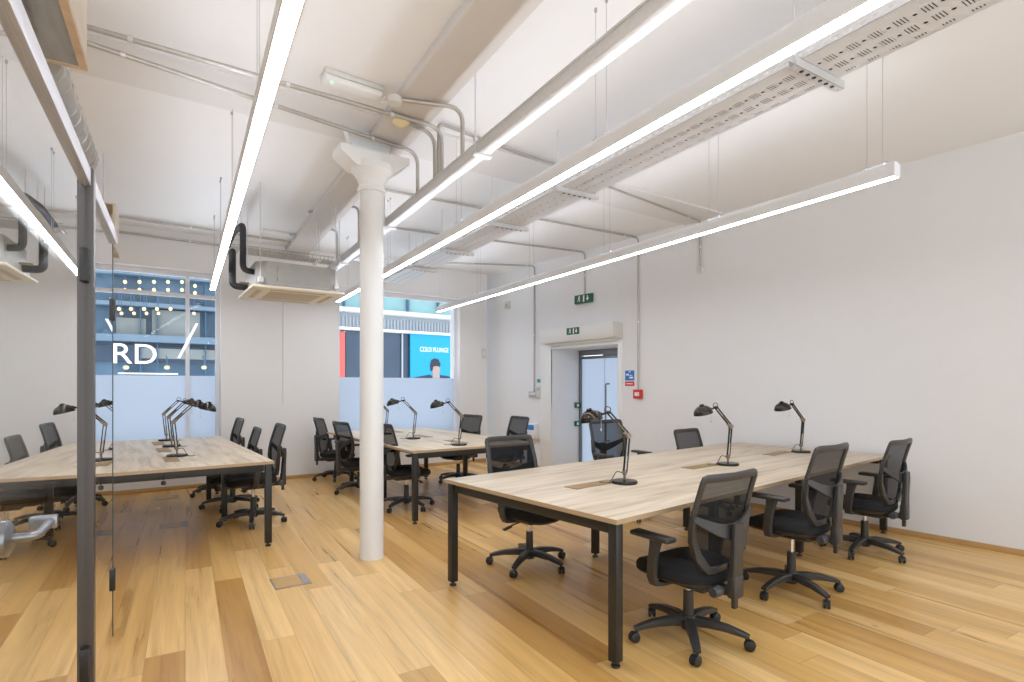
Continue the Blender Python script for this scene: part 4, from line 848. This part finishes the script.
# ------------------------------------------------------------------ the street side
OUT = 7.0
def fz(px, py): p = bw(px, py, OUT); return bw_q(px, OUT), p.z
fb = thing('office_building', 'blue glazed office building across the street, seen through the left window', 'building', BW0+BWN*OUT, BW_ROT)
ql, qm, qr = -6.5, bw_q(300, OUT), 12.5
MB().span((ql, 0.9, -1.0), (qm, 1.2, 7.5)).build('glazing', M['facade'], fb)
def fpanel(name, x0, y0, x1, y1, m, d=0.3, ya=0.55, parent=fb):
    a, b = bw_q(x0, OUT+ya), bw_q(x1, OUT+ya); mid = bw((x0+x1)/2, 0, OUT+ya).y
    z1 = H+(Y0-y0)/F*mid; z0 = H+(Y0-y1)/F*mid
    return MB().span((a, ya, z0), (b, ya+d, z1)).build(name, m, parent)
fpanel('spandrel', 20, 271, 235, 274, M['fband'], 0.3)
fpanel('spandrel', 20, 301, 235, 305, M['fband'], 0.3)
fpanel('spandrel', 20, 334, 235, 341, M['fband'], 0.3)
fpanel('stone_panel', 152, 311, 200, 337, M['fstone'], 0.1, 0.78)
fpanel('stone_panel', 116, 318, 146, 337, M['fstone'], 0.1, 0.78)
fpanel('dark_strip', 20, 345, 235, 362, M['fdark'], 0.1, 0.78)
fpanel('stone_panel', 140, 349, 215, 359, M['fstone'], 0.06, 0.72)
for px in (96, 111, 140, 157, 205): fpanel('mullion', px, 262, px+1.2, 376, M['fmull'], 0.1, 0.68)
bn = 0
def bulb(px, py, label, grp, r=0.04, m=M['bulb'], ya=0.3):
    o = bw(px, py, OUT+ya)
    t = thing('pendant_bulb', label, 'bulb', o, BW_ROT, grp)
    MB().lathe([(0.0, -r), (r*0.6, -r*0.8), (r, 0), (r*0.75, r*0.7), (r*0.3, r*1.1), (0.0, r*1.1)], 12).build('globe', m, t)
    MB().tube([(0, 0, r*1.1), (0, 0, 0.5)], 0.008, 5).build('flex', M['fmull'], t)
ORD = ('first', 'second', 'third', 'fourth', 'fifth', 'sixth', 'seventh', 'eighth', 'ninth', 'tenth')
def bulb_pair(px, py0, py1, k):
    o = bw(px, py0, OUT+0.3); t = thing('pendant_bulb', 'hanging pair of warm bulbs, %s from the left in the upper row across the street' % ORD[k], 'bulb', o, BW_ROT, 'upper row of warm bulbs'); r = 0.04
    dzz = bw(px, py1, OUT+0.3).z-o.z
    for z in (0, dzz): MB().lathe([(0.0, -r), (r*0.6, -r*0.8), (r, 0), (r*0.75, r*0.7), (r*0.3, r*1.1), (0.0, r*1.1)], 12, Matrix.Translation((0, 0, z))).build('globe', M['bulb'], t)
    MB().tube([(0, 0, dzz+r*1.1), (0, 0, -r)], 0.008, 5).tube([(0, 0, r*1.1), (0, 0, 0.5)], 0.008, 5).build('flex', M['fmull'], t)
for k, px in enumerate((125, 139.5, 154, 168, 182, 195)): bulb_pair(px, 282 if px < 190 else 286, 290 if px < 190 else 293, k)
low = sorted([(px, 309, 0.04) for px in (119, 131, 144, 157, 170.5)]+[(px, 313.5, 0.036) for px in (121.5, 134, 146.5, 158.5, 194)])
for k, (px, py, r) in enumerate(low): bulb(px, py, 'warm bulb, %s from the left in the lower string across the street' % ORD[k], 'lower string of warm bulbs', r)
for px, lab in ((126, 'left'), (167, 'middle'), (204, 'right')):
    o = bw(px, 367.5, OUT+0.2); t = thing('low_downlight', 'round glowing downlight, %s of the three low ones seen through the left window' % lab, 'light', o, BW_ROT, 'low round lights across the street')
    MB().lathe([(0.0, -0.05), (0.045, -0.04), (0.065, 0), (0.045, 0.04), (0.0, 0.05)], 14).build('globe', M['down'], t)  # downlights of the building opposite, built as small glowing globes
    MB().tube([(0, 0, 0.06), (0, 0, 0.2), (0, 0.4, 0.3)], 0.012, 5).build('arm', M['fmull'], t)
# building behind the right window
sb_ = thing('shop_building', 'grey clad shop building across the street, seen through the right window', 'building', BW0+BWN*OUT, BW_ROT)
def fp2(*a, **k): return fpanel(*a, parent=sb_, **k)
MB().span((qm+0.01, 0.9, -1.0), (qr, 1.2, 7.5)).build('wall', M['fgrey'], sb_)
fp2('upper_glazing', 300, 250, 480, 311, M['fteal'], 0.2, 0.65)
for px in (343.5, 377, 407.5, 438): fp2('mullion', px, 262, px+2, 311, M['fmull'], 0.08, 0.55)
fp2('ledge', 300, 310.5, 480, 314, M['trim'], 0.4, 0.45)
rb = MB(); x0, z1 = fz(300, 316); x1, z0 = fz(480, 330)
xx = x0
while xx < x1: rb.span((xx, 0.86, H+(Y0-331)/F*15), (xx+0.05, 0.9, H+(Y0-313)/F*16)); xx += 0.11
rb.build('cladding_rib', M['fgrey'], sb_)
fp2('fascia', 300, 329.5, 480, 332, M['trim'], 0.35, 0.5)
fp2('dark_glazing', 345.5, 332, 410, 420, M['fdark'], 0.1, 0.7)
for px in (372, 402): fp2('mullion', px, 332, px+1.2, 420, M['fgrey'], 0.06, 0.62)
rp = thing('red_hoarding', 'red advertising panel at the left of the right window view', 'poster', BW0+BWN*OUT, BW_ROT)
fpanel('panel', 318, 331, 345, 420, M['posterred'], 0.06, 0.58, parent=rp)
cp = thing('cyan_poster', 'bright cyan poster reading COLD PLUNGE with a person in dark clothes', 'poster', BW0+BWN*OUT, BW_ROT)
fpanel('panel', 410.5, 333, 470, 420, M['postercyan'], 0.06, 0.58, parent=cp)
YP = 0.57
def pq(px): return bw_q(px, OUT+YP)
def pz(px, py): return bw(px, py, OUT+YP).z
text_part('lettering', 'COLD PLUNGE', pq(448.5)-pq(420), 0.004, M['sign'], cp, (pq(420), YP, pz(434, 352)), height=pz(434, 347.4)-pz(434, 352))
def blob(name, pts, m, y0, y1):
    return MB().loft([[Vector((pq(a), y, pz(a, b))) for a, b in pts] for y in (y0, y1)]).build(name, m, cp)
blob('figure_clothing', [(411.5, 378), (411.5, 420), (455, 420), (453, 378.5), (448, 376), (440, 375), (438, 377.5), (433.5, 377), (430, 374.5), (422, 376)], M['posterdark'], YP+0.008, YP+0.002)
blob('figure_face', [(432.5, 378), (440, 378), (439.2, 373), (440.2, 369), (439.6, 364.5), (436, 362.5), (432.5, 364), (431.6, 369), (433, 373)], M['posterskin'], YP+0.006, YP)
blob('figure_hair', [(430.6, 371), (432.4, 371), (433.5, 366.5), (437.5, 366), (439.8, 367.2), (440.6, 364), (438.6, 359.5), (434.6, 358.2), (431.2, 360.3), (430, 365)], M['posterhair'], YP+0.004, YP-0.002)

# ------------------------------------------------------------------ light and camera
w = bpy.data.worlds.new('World'); sc.world = w; w.use_nodes = True
bg = w.node_tree.nodes['Background']; bg.inputs[0].default_value = (0.86, 0.93, 1.0, 1); bg.inputs[1].default_value = 1.6
cam = bpy.data.cameras.new('camera'); co = bpy.data.objects.new('camera', cam); COL.objects.link(co)
co.location = (0, 0, H); co.rotation_euler = (PI/2, 0, 0)
cam.sensor_width = 36.0; cam.lens = F/1024*36.0; cam.shift_y = (Y0-341)/1024; cam.clip_start = 0.05
sc.camera = co
vs = sc.view_settings; vs.view_transform = 'Standard'; vs.look = 'None'; vs.gamma = 1.0; vs.use_curve_mapping = False; vs.exposure = 0.5
sc.cycles.max_bounces = 10; sc.cycles.transparent_max_bounces = 24; sc.cycles.diffuse_bounces = 6; sc.cycles.sample_clamp_indirect = 6.0
